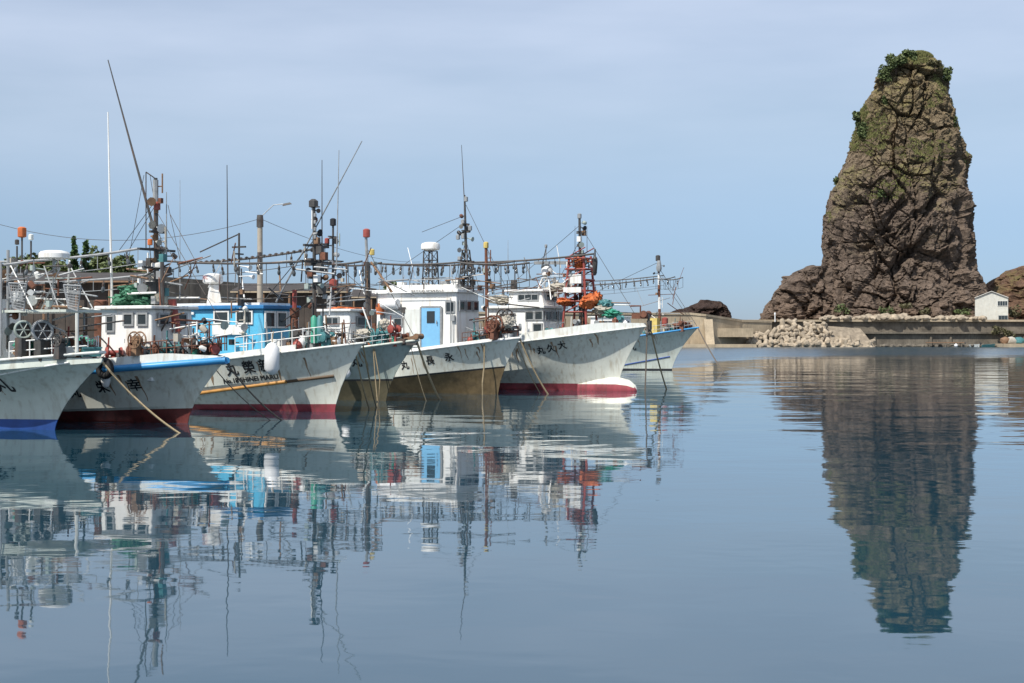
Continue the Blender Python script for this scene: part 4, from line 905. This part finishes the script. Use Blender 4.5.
for k, (w_, yy) in enumerate([(.9, 314), (.75, 318), (1.15, 323), (.8, 329), (1.2, 334)]): pn.box((xa + .2 + w_ / 2, -h * .97 - .05, Z(yy, 64)), (w_, .05, .10))
pn.build('louver', M['cabin_white'], hC)
Cb.side_win(hC, Cb.P(222, 318, -1.1).x, Z(318, 63), .75, .5, 0, M['cabin_white']); Cb.side_win(hC, Cb.P(245, 318, -1.1).x, Z(318, 63), .8, .5, 1, M['cabin_white'])
MB().box((Cb.P(230, 331, -1.1).x, -h * 1.0 - .03, Z(330, 63)), (1.7, .06, .4)).build('panel', M['cabin_white'], hC)
for y in (-.75, 0, .75): Cb.front_win(hC, y, Z(320, 62), .6, .62, M['cabin_white'])
p = Cb.P(213, 303); MB().lathe([(.42, 0), (.36, .25), (.25, .85), (.3, .9)], Cb.P(214, 304), n=4).build('radar_tower', M['cabin_white'], Cb.root)
Cb.dome(Cb.P(213, 283.5), .42, .42)
vs, fs = text_mesh('JRC', .2); q = Cb.P(212, 278); o = MB().add([(q.x + v.x, -math.sqrt(max(.01, .445 ** 2 - v.x ** 2)), q.z + v.y) for v in vs], fs).build('lettering', M['ink_red'], Cb.root)
Cb.whip(228, 302, 165, None, -.3, .035, 227); Cb.whip(180, 300, 180, M['steel'], .3, .02)
Cb.pole((239, 300), (239, 233), .045, M['dark_steel'], 'stub_mast', .2); MB().box(Cb.P(239, 247, .2), (.7, .08, .07)).box(Cb.P(239, 254, .2), (.1, .5, .06)).build('crosstree', M['dark_steel'], Cb.root); Cb.stays([((239, 234), (200, 252), .2)], .03)
Cb.pole((314.5, 344), (314, 206), .10, M['dark_steel'], r2=.06); MB().lathe([(.1, -.15), (.19, -.12), (.19, .12), (.08, .2)], Cb.P(313.5, 204), n=8).box(Cb.P(316, 207), (.3, .12, .05)).build('lantern', M['dark_steel'], Cb.root)
for yy in (215, 222, 229, 237): Cb.light(Cb.P(315, yy, -.1), .06, M['steel'], 'mast_light')
Cb.whip(322, 270, 160, None, .2, .03); Cb.whip(336.5, 268, 150, M['steel'], .1, .03, 339); Cb.pole((276, 302), (362, 141), .04, M['steel'], 'boom', .2, .018)
for yy, wd in ((246, .8), (262, 1.0), (278, .5)): q = Cb.P(316, yy); MB().box(q, (.1, wd * 2, .09)).box(q + Vector((.05, 0, .06)), (wd * .8, .1, .07)).build('crosstree', M['dark_steel'], Cb.root)
for k, (px, yy) in enumerate([(320, 250), (324, 256), (310, 262), (320, 268), (311, 274), (318, 282), (322, 290)]): MB().box(Cb.P(px, yy, -.15), (.26, .2, .3)).build('floodlight', M[('dark_steel', 'rust', 'dark_steel')[k % 3]], Cb.root)
Cb.rack((166, 263), (313, 246), yls=(.8,), n=6, low=14, m=M['dark_steel'], bumps=True); Cb.rack((168, 261), (318, 262), yls=(-.8,), n=8, low=22, r=.05)
Cb.stays([((318, 296), (250, 345)), ((314, 240), (262, 303)), ((314, 296), (200, 302)), ((160, 290), (206, 300), .3)], .02)
Cb.rail(Cb.P(240, 350, -1.7).x, Cb.P(330, 338, -.5).x, .62, 9, M['cabin_white'])
MB().lathe([(.17, 0), (.15, 1.0), (.2, 1.05), (.2, 1.4)], Cb.P(294.5, 342, .2), n=9).build('vent_pipe', M['rust'], Cb.root, smooth=40)
Cb.pole((294.5, 320), (294.5, 290), .1, M['red_paint'], 'davit', .2); Cb.clutter(Cb.P(284, 345, -1).x, Cb.P(340, 340, 0).x, 5, 8, .7)
MB().lathe([(.13, 0), (.13, 1.0), (.05, 1.1)], Cb.P(320, 343, -.5), n=8).build('gas_bottle', M['teal'], Cb.root, smooth=40); MB().lathe([(.13, 0), (.13, 1.0), (.05, 1.1)], Cb.P(314, 343, -.6), n=8).build('gas_bottle', M['green'], Cb.root, smooth=40)

# --- boat 4: small grey-green boat
D = Boat(386, 401, 12.5, 3.7, 1.75, 2.85, 1.65, .0, 'weathered grey-green fishing boat with wooden bow roller', M['hull_green'], M['olive'], zp=(.95, .85), boot=M['black'], capm=M['hull_grey'], cap=.06, flare=1.2, chine=(1.05, .95, .7))
D.text('丸', 356, 363, .48); D.text('栄', 337, 366, .46)
D.pole((369, 345), (367, 262), .13, M['dark_steel']); D.pole((367, 262), (366, 238), .07, M['steel'], 'mast_top'); D.light(D.P(366.5, 233), .17, M['red_paint']); D.light(D.P(372, 252, -.1), .12, M['yellow'])
D.pole((333, 340), (333, 225), .09, M['dark_steel'], r2=.05, yl=.3); D.light(D.P(333, 222, .3), .15, M['black']); D.light(D.P(327, 241, .2), .12, M['red_paint']); D.light(D.P(336, 241, .2), .11, M['black']); D.light(D.P(333, 284, .2), .2, M['red_paint'])
for yy, wd in ((238, .35), (262, .8), (290, .5)): q = D.P(333, yy, .3); MB().box(q, (wd * 1.2, .1, .07)).box(q + Vector((0, 0, .06)), (.1, wd * 2, .06)).build('crosstree', M['dark_steel'], D.root)
MB().lathe([(.2, -.3), (.22, .1), (.16, .4)], D.P(331, 304, .2), n=9).build('horn', M['steel'], D.root, smooth=40)
hD = D.house(D.P(320, 320, -.9).x, D.P(352, 320, -.9).x, 1.9, Z(313, 75), M['cabin_white'], .15); D.side_win(hD, D.P(333, 322, -.9).x, Z(322, 75), .7, .35, 1); D.front_win(hD, 0, Z(322, 75), .8, .4)
D.lump(D.P(346, 310, .2), (.75, .6, .22), M['orange'], 'tarpaulin', 4); D.lump(D.P(357, 314, .3), (.5, .5, .2), M['orange'], 'tarpaulin', 6)
b = D.P(376, 336, -.5); D.reel(b, .34, M['teal'], .5, (.5, 1, 0), .6, 'winch'); D.lump(D.P(384, 328, .2), (.3, .35, .5), M['tarp'], 'net', 9); D.lump(D.P(363, 334, -.6), (.4, .3, .3), M['tarp'], 'net', 11)
a = D.P(417, 339); MB().box(a - Vector((.45, 0, 0)), (1.3, .35, .16), Matrix.Rotation(R(-12), 3, 'Y')).lathe([(.14, -.25), (.11, 0), (.14, .25)], a + Vector((.1, 0, .12)), (0, 1, 0), 10).build('bow_roller', M['wood'], D.root, smooth=40)
MB().box(D.P(400, 341, 0), (1.1, .9, .22)).box(D.P(404, 344, -.3), (1.4, .1, .12)).build('foredeck_gear', M['dark_steel'], D.root)
D.rack((318, 263), (372, 262), n=5, low=22, r=.05); D.stays([((372, 262), (390, 290)), ((368, 250), (415, 338)), ((333, 262), (372, 296))], .016); D.pole((371, 262), (392, 292), .05, M['wood'], 'boom', -.2)
D.rail(D.P(340, 345, -1.4).x, D.P(398, 342, -.6).x, .45, 7, M['steel']); D.clutter(D.P(345, 345, -1).x, D.P(404, 342, 0).x, 5, 12, .6)

# --- boat 5: white wheelhouse with pale blue door
E = Boat(498, 394, 13.5, 4.0, 1.33, 3.12, 1.75, .16, 'fishing boat with white wheelhouse, pale blue door and ochre bottom', M['hull_white'], M['ochre'], zp=(1.38, .62), boot=M['black'], bulm=M['white'], capm=M['cabin_white'], cap=.06, flare=1.2, full=.33, chine=(1.48, .72, .65), uw=.5)
for ch, px, py in (('丸', 405, 366), ('長', 430, 361), ('永', 449, 358)): E.text(ch, px, py, .48, rise=.12)
hE = E.house(E.P(376, 330, -1.2).x, E.P(457, 330, -1.2).x, 2.4, Z(294, 82), M['cabin_white'], .08, M['cabin_white'], .2, rth=.18)
xa, xb, h, z0, zt, sl_ = E.hw; dx = E.P(431.5, 330, -1.2)
dd = E.door(hE, dx.x, E.P(431, 347, -1.2).z, 1.15, E.P(431, 308, -1.2).z - E.P(431, 347, -1.2).z, M['pale_blue'])
MB().box((dx.x + .02, -h - .10, E.P(431, 317, -1.2).z), (.48, .04, .62)).build('window', M['glass'], hE)
E.side_win(hE, E.P(450, 307, -1.2).x, E.P(450, 307, -1.2).z, .52, .55); E.side_win(hE, E.P(398, 322, -1.2).x, E.P(398, 322, -1.2).z, .5, .4)
q = E.P(413, 328, -1.2); MB().box((q.x, -h - .03, q.z), (1.0, .05, 2.0)).build('side_panel', M['white'], hE)
q = E.P(393, 304, -1.2); MB().lathe([(.26, -.5), (.28, -.4), (.28, .4), (.26, .5)], (q.x, -h - .28, q.z), (1, 0, 0), 12).build('liferaft_canister', M['pvc'], E.root, smooth=40); MB().box((q.x, -h - .12, q.z - .3), (.9, .3, .06)).build('bracket', M['steel'], hE)
for y in (-.7, 0, .7): E.front_win(hE, y, Z(306, 80), .5, .5)
q = E.P(429, 300.2, -1.2); vs, fs = text_mesh('EIYOUMARU', .36); MB().add([(q.x + v.x * 1.0, -h * .955 - .245, zt + .09 + v.y * .5) for v in vs], fs).build('lettering', M['ink'], hE)
up = MB(); up.box(((xa + xb) / 2 + .1, 0, zt + .30), ((xb - xa) * .86, 1.7, .28)); up.build('roof_box', M['cabin_white'], hE)
E.lattice(430.5, 288, 251, .32, .26, M['dark_steel'], 'radar_tower', 4); E.dome(E.P(430.5, 250), .52, .42)
E.lattice(466, 292, 250, .3, .14, M['dark_steel'], 'mast', 4); E.pole((466, 252), (464.5, 195), .085, M['dark_steel'], 'mast_top', r2=.05); E.whip(465, 215, 145, None, .1, .03, 461.5)
for yy, wd in ((262, .8), (232, .4), (225, .3), (278, .5)): q = E.P(466, yy); MB().box(q, (wd * 1.2, .1, .08)).box(q + Vector((0, 0, .06)), (.1, wd * 2, .06)).build('crosstree', M['dark_steel'], E.root)
for px, yy in ((463, 236), (470, 228), (463, 222), (466, 199), (458, 237)): E.light(E.P(px, yy, -.1), .11, M['steel'], 'mast_light')
E.rack((372, 263), (466, 263), n=11, low=22, r=.055); E.rack((466, 263), (522, 262), n=6, low=24, r=.05)
E.pole((487.5, 342), (486, 248), .11, M['rust'], 'fore_mast', r2=.08); E.light(E.P(486, 245), .14, M['yellow'])
E.stays([((466, 205), (512, 300)), ((466, 222), (376, 284)), ((486, 262), (505, 332)), ((466, 240), (452, 292)), ((466, 240), (480, 292)), ((466, 215), (422, 232))], .014)
E.clutter(E.P(474, 340, -1).x, E.P(516, 336, 0).x, 7, 21); E.reel(E.P(494, 324, -.9), .42, M['rust'], .4, (.3, 1, 0), .6, 'winch'); E.reel(E.P(505, 318, .3), .45, M['dark_steel'], .4, (.3, 1, 0), .8, 'winch'); E.lump(E.P(508, 322, -.4), (.3, .3, .45), M['tarp'], 'net', 31)
for px, yy, rr in ((386, 283, 1), (402, 285, 1), (415, 286, 1), (445, 284, 1), (456, 283, 1)): MB().box(E.P(px, yy, -.4), (.45, .3, .3)).build('deck_box', M[('cabin_white', 'steel', 'dark_steel')[int(px) % 3]], E.root)
E.rail(E.P(460, 345, -1.7).x, E.P(515, 336, -.3).x, .5, 6, M['rust'])
MB().lathe([(.2, -.3), (.24, 0), (.2, .3)], E.P(380, 309, -1.5), n=10).build('float', M['orange'], E.root, smooth=40)

MB().tube([(dx.x + .42, -h - .16, dx.z + .9 - .6), (dx.x + .42, -h - .16, dx.z + 1.1 - .6)], .025, 6).build('handle', M['steel'], dd)
rr_ = MB(); e0 = Vector((xa + .1, -h * .85, zt + .2)); e1 = Vector((xb - .2, -h * .85, zt + .2))
for k in range(6): q_ = e0.lerp(e1, k / 5); rr_.tube([q_, q_ + Vector((0, 0, .5))], .018, 5)
rr_.tube([e0 + Vector((0, 0, .5)), e1 + Vector((0, 0, .5))], .02, 5); rr_.build('roof_rail', M['steel'], E.root)
for k, (px, yy) in enumerate([(383, 316), (388, 336), (404, 310), (460, 318)]): q = E.P(px, yy, -1.2); MB().box((min(q.x, xb - .2), -h - .06, q.z), (.22, .12, .3)).tube([(min(q.x, xb - .2), -h - .04, q.z), (min(q.x, xb - .2), -h - .04, z0 + .3)], .018, 5).build('junction_box', M[('steel', 'rust', 'dark_steel', 'steel')[k]], E.root)
g_ = MB(); g_.tube([(xb - .35, -h - .08, zt - .3), (xb - .35, -h - .08, z0 + .6)], .025, 5).tube([(xa + .15, -h - .08, zt - .25), (xb - .4, -h - .08, zt - .25)], .02, 5); g_.build('grab_rail', M['steel'], E.root)
# --- boat 6: the big white one with bulbous bow and orange tower
Fb = Boat(617, 391, 17.5, 4.9, 1.75, 4.1, 2.05, .52, 'large white fishing boat with red waterline and an orange mast tower', M['hull_white'], M['red'], zp=(.40, .38), bulm=M['white'], capm=M['white'], cap=.05, flare=1.5, full=.33, chine=(1.8, .8, .85), uw=.6)
for ch, px, py in (('丸', 541, 351), ('久', 551, 349), ('大', 562, 346)): Fb.text(ch, px, py, .46, rise=.12)
bl = MB(); st = [(-2.2, .75, .05), (-1.0, .66, .1), (.1, .58, .14), (.75, .46, .12), (1.12, .24, .08), (1.22, .04, .05)]; vs = []
for x, r, zc in st:
    for j in range(16): a = 2 * math.pi * j / 16; vs.append((x, r * .72 * math.cos(a), zc + r * 1.1 * math.sin(a)))
for i in range(5):
    for j in range(16):
        j2 = (j + 1) % 16; zm = (vs[i * 16 + j][2] + vs[i * 16 + j2][2]) / 2; bl.use(0 if zm > .28 else 1); 
        if i == 0 and j == 0: bl.v = [Vector(v) for v in vs]
        bl.f.append([i * 16 + j, i * 16 + j2, (i + 1) * 16 + j2, (i + 1) * 16 + j]); bl.m.append(bl.cur)
bl.f.append(list(range(80, 96))); bl.m.append(0); bl.build('bulbous_bow', [M['hull_white'], M['red']], Fb.root, smooth=60)
hF = Fb.house(Fb.P(486, 330, -1.3).x, Fb.P(546, 330, -1.3).x, 2.7, Z(309, 87), M['cabin_white'], .25, M['cabin_white'], .22, rth=.16)
for px in (532, 541): Fb.side_win(hF, Fb.P(px - 2, 316, -1.3).x, Z(316, 87), .5, .5, 0)
Fb.side_win(hF, Fb.P(538, 328, -1.3).x, Z(328, 87), .55, .45); Fb.side_win(hF, Fb.P(508, 318, -1.3).x, Z(318, 87), .9, .45, 1)
for y in (-.8, 0, .8): Fb.front_win(hF, y, Z(316, 86), .6, .5)
xa, xb, h, z0, zt, sl_ = Fb.hw
h2 = Fb.house(xb - 2.6, xb - .3, 2.0, zt + .95, M['cabin_white'], .2, M['cabin_white'], .2, 'flybridge', .12, zt + .16); Fb.side_win(h2, xb - 1.3, zt + .62, 1.3, .35, 2); Fb.front_win(h2, 0, zt + .62, 1.3, .35)
# orange tower and canopy
q = Fb.P(580, 312); tw = MB()
for k in (-1, 1):
    for j in (-1, 1): tw.tube([(q.x + k * .75, j * .7, q.z - 1.0), (q.x + k * .45, j * .45, Fb.P(580, 256).z)], .07, 6)
for zz in [q.z + t_ for t_ in (0, .6, 1.2, 1.8, 2.4, 3.0)]:
    for j in (-1, 1): tw.tube([(q.x - .65, j * .55, zz), (q.x + .65, j * .55, zz)], .045, 5); tw.tube([(q.x + j * .6, -.55, zz), (q.x + j * .6, .55, zz)], .045, 5); tw.tube([(q.x - .65, j * .55, zz), (q.x + .6, j * .55, zz + .6)], .035, 5)
tw.build('mast_tower', M['red_paint'], Fb.root)
zt_ = Fb.P(580, 263).z; Fb.lump((q.x, 0, zt_), (.42, .5, .42), M['orange'], 'lookout_cloth', 71)
for px, wx, hz in ((566, .7, .45), (589, .6, .8)): p = Fb.P(px, 302, -.3); Fb.lump(p, (wx * .6, .7, hz * .65), M['orange'], 'orange_cover', 72 + int(px))
Fb.lump(Fb.P(595, 300, .5), (.4, .5, .55), M['orange'], 'orange_cover', 88)
MB().box(Fb.P(577, 279, -.6), (.7, .4, .5)).box(Fb.P(574, 290, -.5), (1.1, .5, .3)).build('instrument_box', M['cabin_white'], Fb.root)
Fb.pole((581, 348), (579.5, 218), .12, M['dark_steel'], r2=.07); Fb.light(Fb.P(579.5, 216), .12, M['steel']); Fb.pole((584, 345), (584, 262), .08, M['black'], 'mast_brace', -.3)
for yy, wd in ((233, .35), (255, .8), (246, .3)): qq = Fb.P(580, yy); MB().box(qq, (wd * 1.2, .1, .08)).box(qq + Vector((0, 0, .06)), (.1, wd * 2, .06)).build('crosstree', M['dark_steel'], Fb.root)
for px in (575, 587): Fb.whip(px, 252, 226, None, .2, .02)
Fb.lattice(547, 300, 278, .55, .2, M['cabin_white'], 'radar_stand', 2); p = Fb.P(547, 268); MB().lathe([(.3, -.4), (.34, -.1), (.24, .1), (.14, .2)], p, n=12).build('radar_motor', M['cabin_white'], Fb.root, smooth=40); MB().box(p + Vector((.3, -.1, .28)), (1.9, .16, .18), Matrix.Rotation(R(25), 3, 'Z')).build('radar_scanner', M['steel'], Fb.root)
Fb.pole((546, 268), (546, 247), .03, M['steel'], 'lamp_post', .2); Fb.light(Fb.P(546, 246, .2), .08, M['steel'])
Fb.pole((514, 338), (514, 280), .2, M['dark_steel'], 'derrick_post', .4); Fb.lump(Fb.P(518, 325, -.9), (.4, .35, .6), M['olive'], 'net', 14); Fb.whip(508, 262, 240, M['steel'], .2, .02)
Fb.rack((470, 263), (600, 254.5), yls=(-.8,), n=9, low=20, r=.06); Fb.rack((470, 285), (580, 286), yls=(.9,), n=10, low=12, r=.04)
MB().lathe([(.08, .3), (.14, .2), (.16, 0), (.12, -.5), (.05, -.6)], Fb.P(595, 262, -.4), n=8).lathe([(.05, .5), (.05, -.2)], Fb.P(595, 258, -.4), n=6).build('signal_lamp', M['dark_steel'], Fb.root, smooth=40)
Fb.stays([((580, 225), (636, 316)), ((580, 240), (548, 300)), ((505, 262), (520, 330)), ((546, 268), (530, 330)), ((547, 268), (560, 330)), ((580, 225), (514, 282))], .014)
for k, (px, yy, d, mk) in enumerate([(604, 310, (.5, .6, .45), 'tarp'), (612, 314, (.5, .6, .3), 'green'), (560, 288, (.8, .7, .4), 'tarp'), (500, 300, (.7, .8, .35), 'tarp'), (606, 304, (.4, .4, .35), 'teal')]): Fb.lump(Fb.P(px, yy, .3), d, M[mk], 'net', 50 + k)
a = Fb.P(641, 316); MB().box(a, (.9, .5, .3)).lathe([(.2, -.35), (.14, 0), (.2, .35)], a + Vector((.3, 0, .1)), (0, 1, 0), 10).tube([a + Vector((.1, -.3, 0)), a + Vector((.1, -.3, .55)), a + Vector((-.5, -.3, .55))], .05, 5).build('anchor_roller', M['rust'], Fb.root, smooth=40)
MB().tube([a + Vector((.45, 0, .1)), a + Vector((.5, 0, -.9))], .07, 6).box(a + Vector((.5, 0, -1.0)), (.12, .7, .12)).box(a + Vector((.5, 0, -.5)), (.2, .25, .5)).build('anchor', M['dark_steel'], Fb.root)
Fb.clutter(Fb.P(482, 340, -1).x, Fb.P(520, 338, -1).x, 4, 33)

# --- boat 7: farthest, pale with blue rail
G = Boat(672, 370, 15, 4.6, 2.55, 3.85, 2.2, .0, 'farthest fishing boat, pale grey-green with blue gunwale and thin blue stripe', M['hull_grey'], M['black'], zp=(.12, .12), capm=M['blue'], cap=.075, flare=1.2)
G.strake((618, 366), (670, 356.5), .06, M['navy'], 'stripe'); G.text('丸', 631, 347, .85)
a = G.P(660, 333)
for k in range(6): G.pole((660 - k * .25, 333 - k * 12), (660 - (k + 1) * .25, 333 - (k + 1) * 12), .14 - .008 * k, M['cabin_white'] if k % 2 == 0 else M['rust'], 'mast_section')
G.light(G.P(658, 258), .22, M['dark_steel']); MB().lathe([(.2, -.5), (.28, -.2), (.16, .5)], G.P(659, 266, -.2), n=8).build('horn', M['steel'], G.root, smooth=40)
G.rack((578, 286), (660, 279), yls=(-.9, ), n=13, low=10, r=.06); G.rack((578, 281), (660, 275), yls=(.9,), n=12, low=10, r=.05); G.rack((660, 279), (679, 277), yls=(-.9, .9), n=2, low=10, r=.05)
G.stays([((659, 268), (697, 326)), ((659, 275), (690, 320)), ((659, 262), (600, 290))], .02)
MB().box(G.P(655, 327, -.5), (.7, .7, 1.6)).build('deck_locker', M['yellow'], G.root); hG = G.house(G.P(590, 330, -1.2).x, G.P(622, 330, -1.2).x, 2.4, Z(318, 142), M['cabin_white'], .2); G.side_win(hG, G.P(608, 324, -1.2).x, Z(324, 142), 1.0, .5, 1); G.front_win(hG, 0, Z(324, 142), 1.0, .5)
MB().lathe([(.3, 0), (.3, .7), (.1, .8)], G.P(665, 326, .3), n=9).build('mooring_post', M['red_paint'], G.root, smooth=40)
G.lump(G.P(682, 326, 0), (.7, .6, .5), M['rust'], 'net', 61); G.clutter(G.P(640, 330, -1).x, G.P(690, 328, 0).x, 5, 44, .9); G.rail(G.P(636, 335, -1.8).x, G.P(692, 328, -.3).x, .7, 8, M['steel'])

# ------------------------------------------------------------------ mast fittings and deck gear
for bt, px, y0, y1, n, sd, sp, yl in ((Bt, 157, 345, 235, 30, 1, .6, 0), (Bt, 156, 235, 185, 6, 2, .3, 0), (A, 8, 345, 262, 14, 3, .5, -.6), (A, 45, 312, 262, 16, 4, 1.0, -.3), (Cb, 315, 342, 245, 24, 5, .55, 0), (Cb, 314, 245, 208, 6, 6, .25, 0),
        (D, 368, 342, 262, 12, 7, .4, 0), (D, 333, 335, 235, 14, 8, .45, .3), (E, 466, 290, 215, 14, 9, .4, 0), (E, 487, 340, 255, 10, 10, .35, 0), (E, 450, 292, 282, 10, 11, 2.2, 0), (Fb, 580, 312, 256, 26, 12, .75, 0), (Fb, 580, 254, 222, 6, 13, .3, 0),
        (Fb, 515, 330, 285, 8, 14, .5, .4), (Fb, 550, 302, 270, 10, 15, .6, 0), (G, 660, 328, 262, 9, 16, .5, 0), (Cb, 239, 350, 258, 14, 17, .35, -1.4), (Bt, 200, 348, 320, 10, 18, 1.0, -.2)): fittings(bt, px, y0, y1, n, sd, sp, yl)
for bt, p0, p1, n, sd, who, hmx, tp in ((A, 5, 98, 22, 1, 'leftmost boat', .8, (4, 4)), (Bt, 95, 222, 34, 2, 'blue-striped boat', .8, (5, 6)), (Cb, 270, 352, 26, 3, 'blue cabin boat', .8, (3, 4)), (D, 338, 408, 24, 4, 'grey-green boat', .7, (4, 4)),
        (E, 462, 514, 26, 5, 'pale blue door boat', .9, (3, 4)), (Fb, 490, 636, 20, 6, 'large white boat', .7, (3, 3)), (G, 640, 692, 18, 7, 'farthest boat', .8, (3, 3))): gear(bt, bt.P(p0, 345, -1).x, bt.P(p1, 340, 0).x - .2, n, sd, who, None, hmx, tp)
for bt, n_, sd in ((A, 12, 1), (Bt, 16, 2), (Cb, 16, 3), (D, 12, 4), (E, 16, 5), (Fb, 18, 6), (G, 10, 7)): rust_runs(bt, n_, sd)
def booms(bt, px0, px1, y0, y1, n, seed):
    """fishing booms, boathooks and gaffs stowed at a slant over the deck, and thin wire stays"""
    r = random.Random(seed)
    for k in range(n):
        a = (r.uniform(px0, px1), r.uniform(y0, y1)); L_ = r.uniform(18, 55); an = r.choice((r.uniform(-.25, .25), r.uniform(-.9, .9), r.uniform(1.2, 1.9)))
        c = (a[0] + L_ * math.cos(an) * .9, a[1] - L_ * math.sin(an) * .6)
        bt.pole(a, c, r.uniform(.014, .038), M[r.choice(['steel', 'dark_steel', 'wood', 'cabin_white', 'rust', 'steel', 'dark_steel'])], 'boom', r.uniform(-1.1, 1.0), None, r.uniform(-.9, .9), 5)
for bt, a_, b_, c_, d_, n, sd in ((A, -10, 70, 270, 315, 20, 1), (A, 0, 90, 315, 348, 12, 2), (Bt, 110, 185, 262, 320, 18, 3), (Bt, 130, 205, 315, 345, 12, 4), (Cb, 170, 330, 262, 305, 22, 5), (Cb, 285, 335, 300, 335, 10, 6),
        (D, 320, 380, 275, 335, 16, 7), (E, 380, 470, 262, 290, 14, 8), (E, 462, 508, 285, 335, 14, 9), (Fb, 480, 570, 262, 305, 20, 10), (Fb, 560, 610, 285, 320, 8, 11), (G, 625, 680, 290, 328, 10, 12)): booms(bt, a_, b_, c_, d_, n, sd)
# ------------------------------------------------------------------ fenders, tyres and ropes (hang from the boats)
def tipw(b): return b.world((b.xs(b.hb) - .05, 0, b.hb + .02))
def sausage(b, px, y0, y1, r, label, rope_len=.5):
    a, c = b.on_hull(px, y0), b.on_hull(px, y1); yy = min(a.y, c.y) - r - .02; top = b.world((a.x, yy, a.z)); h = a.z - c.z
    o = empty('fender', top - Vector((0, 0, h))); MB().lathe([(.06, h + .06), (r * .55, h), (r, h - r * .6), (r, r * .6), (r * .55, 0), (.06, -.05)], n=14).build('fender_body', M['pvc'], o, smooth=50)
    MB().tube([(0, 0, h), (.0, r + .05, h + rope_len)], .018, 5).build('lanyard', M['rope'], o); tag(o, label, 'fender')
sausage(Cb, 277, 344, 373, .30, 'long white sausage fender over the side of the blue cabin boat')
p = D.on_hull(349, 373); o = empty('fender', D.world((p.x, p.y - .24, p.z - .22))); MB().lathe([(.05, -.02), (.16, .04), (.24, .22), (.16, .40), (.06, .46)], n=14).build('fender_body', M['pvc'], o, smooth=50); MB().tube([(0, 0, .44), (0, .25, 1.5)], .018, 5).build('lanyard', M['rope'], o)
tag(o, 'small round white ball fender beside the grey-green boat', 'fender')
p = Bt.on_hull(108, 368); o = MB().torus((0, 0, 0), (0, 1, .12), .27, .12, 20, 8).build('tyre_fender', M['rubber'], smooth=60); o.location = Bt.world((p.x, p.y - .16, p.z)); o.rotation_euler = (0, 0, Bt.root.rotation_euler.z); tag(o, 'black tyre hung over the blue strake of the second boat', 'tyre')
p = Bt.on_hull(110, 380); o = MB().lathe([(.05, .5), (.14, .42), (.17, 0), (.12, -.2), (.04, -.26)], n=12).build('fender', M['pvc'], smooth=50); o.location = Bt.world((p.x, p.y - .2, p.z)); tag(o, 'stubby white fender hanging under the black tyre', 'fender')
rope(tipw(A), (184, 433), 'tan rope from the leftmost bow crossing the blue-striped hull', .035)
rope(tipw(Bt), (285, 420), 'grey rope from the blue-striped bow crossing the lettered white panel', .03, M['rope_dark'])
rope(Bt.world((Bt.xs(Bt.hb) - .5, -.3, Bt.hb)), (274, 420), 'thin second rope from the blue-striped bow, left of the grey rope', .018, M['rope_dark'])
rope(tipw(Cb), (377, 407), 'rope from the blue cabin boat bow dropping beside the grey-green hull', .035)
rope(Cb.world((Cb.xs(Cb.hb) - .3, -.25, Cb.hb)), (370, 409), 'second rope from the blue cabin boat bow, hanging almost straight down', .03)
rope(tipw(D), (441, 400), 'thick rope from the wooden bow roller across the ochre bottom', .055)
rope(D.world((D.xs(D.hb) - .3, -.2, D.hb)), (427, 401), 'thin rope from the wooden bow roller, left of the thick rope', .02)
rope(tipw(E), (549, 394), 'brown rope from the bow of the pale blue door boat', .045)
rope(E.world((E.xs(E.hb) - .2, -.15, E.hb)), (541, 393), 'thin pale rope beside the brown rope of the pale blue door boat', .025)
rope(tipw(Fb) + Vector((.2, -.2, .2)), (667, 389), 'brown rope from the bow of the large white boat', .045)
rope(tipw(Fb) + Vector((.1, -.25, .1)), (645, 392), 'dark rope hanging steeply from the bow of the large white boat', .04, M['rope_dark'])
rope(tipw(G), (724, 372), 'dark mooring rope slanting right from the farthest boat', .06, M['rope_dark'])
p = E.on_hull(485, 346); q = E.world((p.x, p.y - .06, p.z + .1)); o = MB().tube([q, q + Vector((-.02, -.05, -1.2)), q + Vector((-.1, -.15, -2.0)), q + Vector((-.1, -.1, -2.9))], .04, 6).build('hanging_rope', M['rope'], smooth=50); recenter(o, q); tag(o, 'tan rope hanging straight down the side of the pale blue door boat', 'rope')
p = D.on_hull(374, 350); q = D.world((p.x, p.y - .06, p.z + .05)); o = MB().tube([q, q + Vector((.1, -.08, -1.3)), q + Vector((.2, -.1, -2.4)), q + Vector((.28, -.1, -2.5)), q + Vector((.3, -.08, -1.4)), q + Vector((.05, 0, 0))], .028, 6).build('hanging_rope', M['rope'], smooth=50); recenter(o, q); tag(o, 'looped pale rope hanging down the side of the grey-green boat', 'rope')
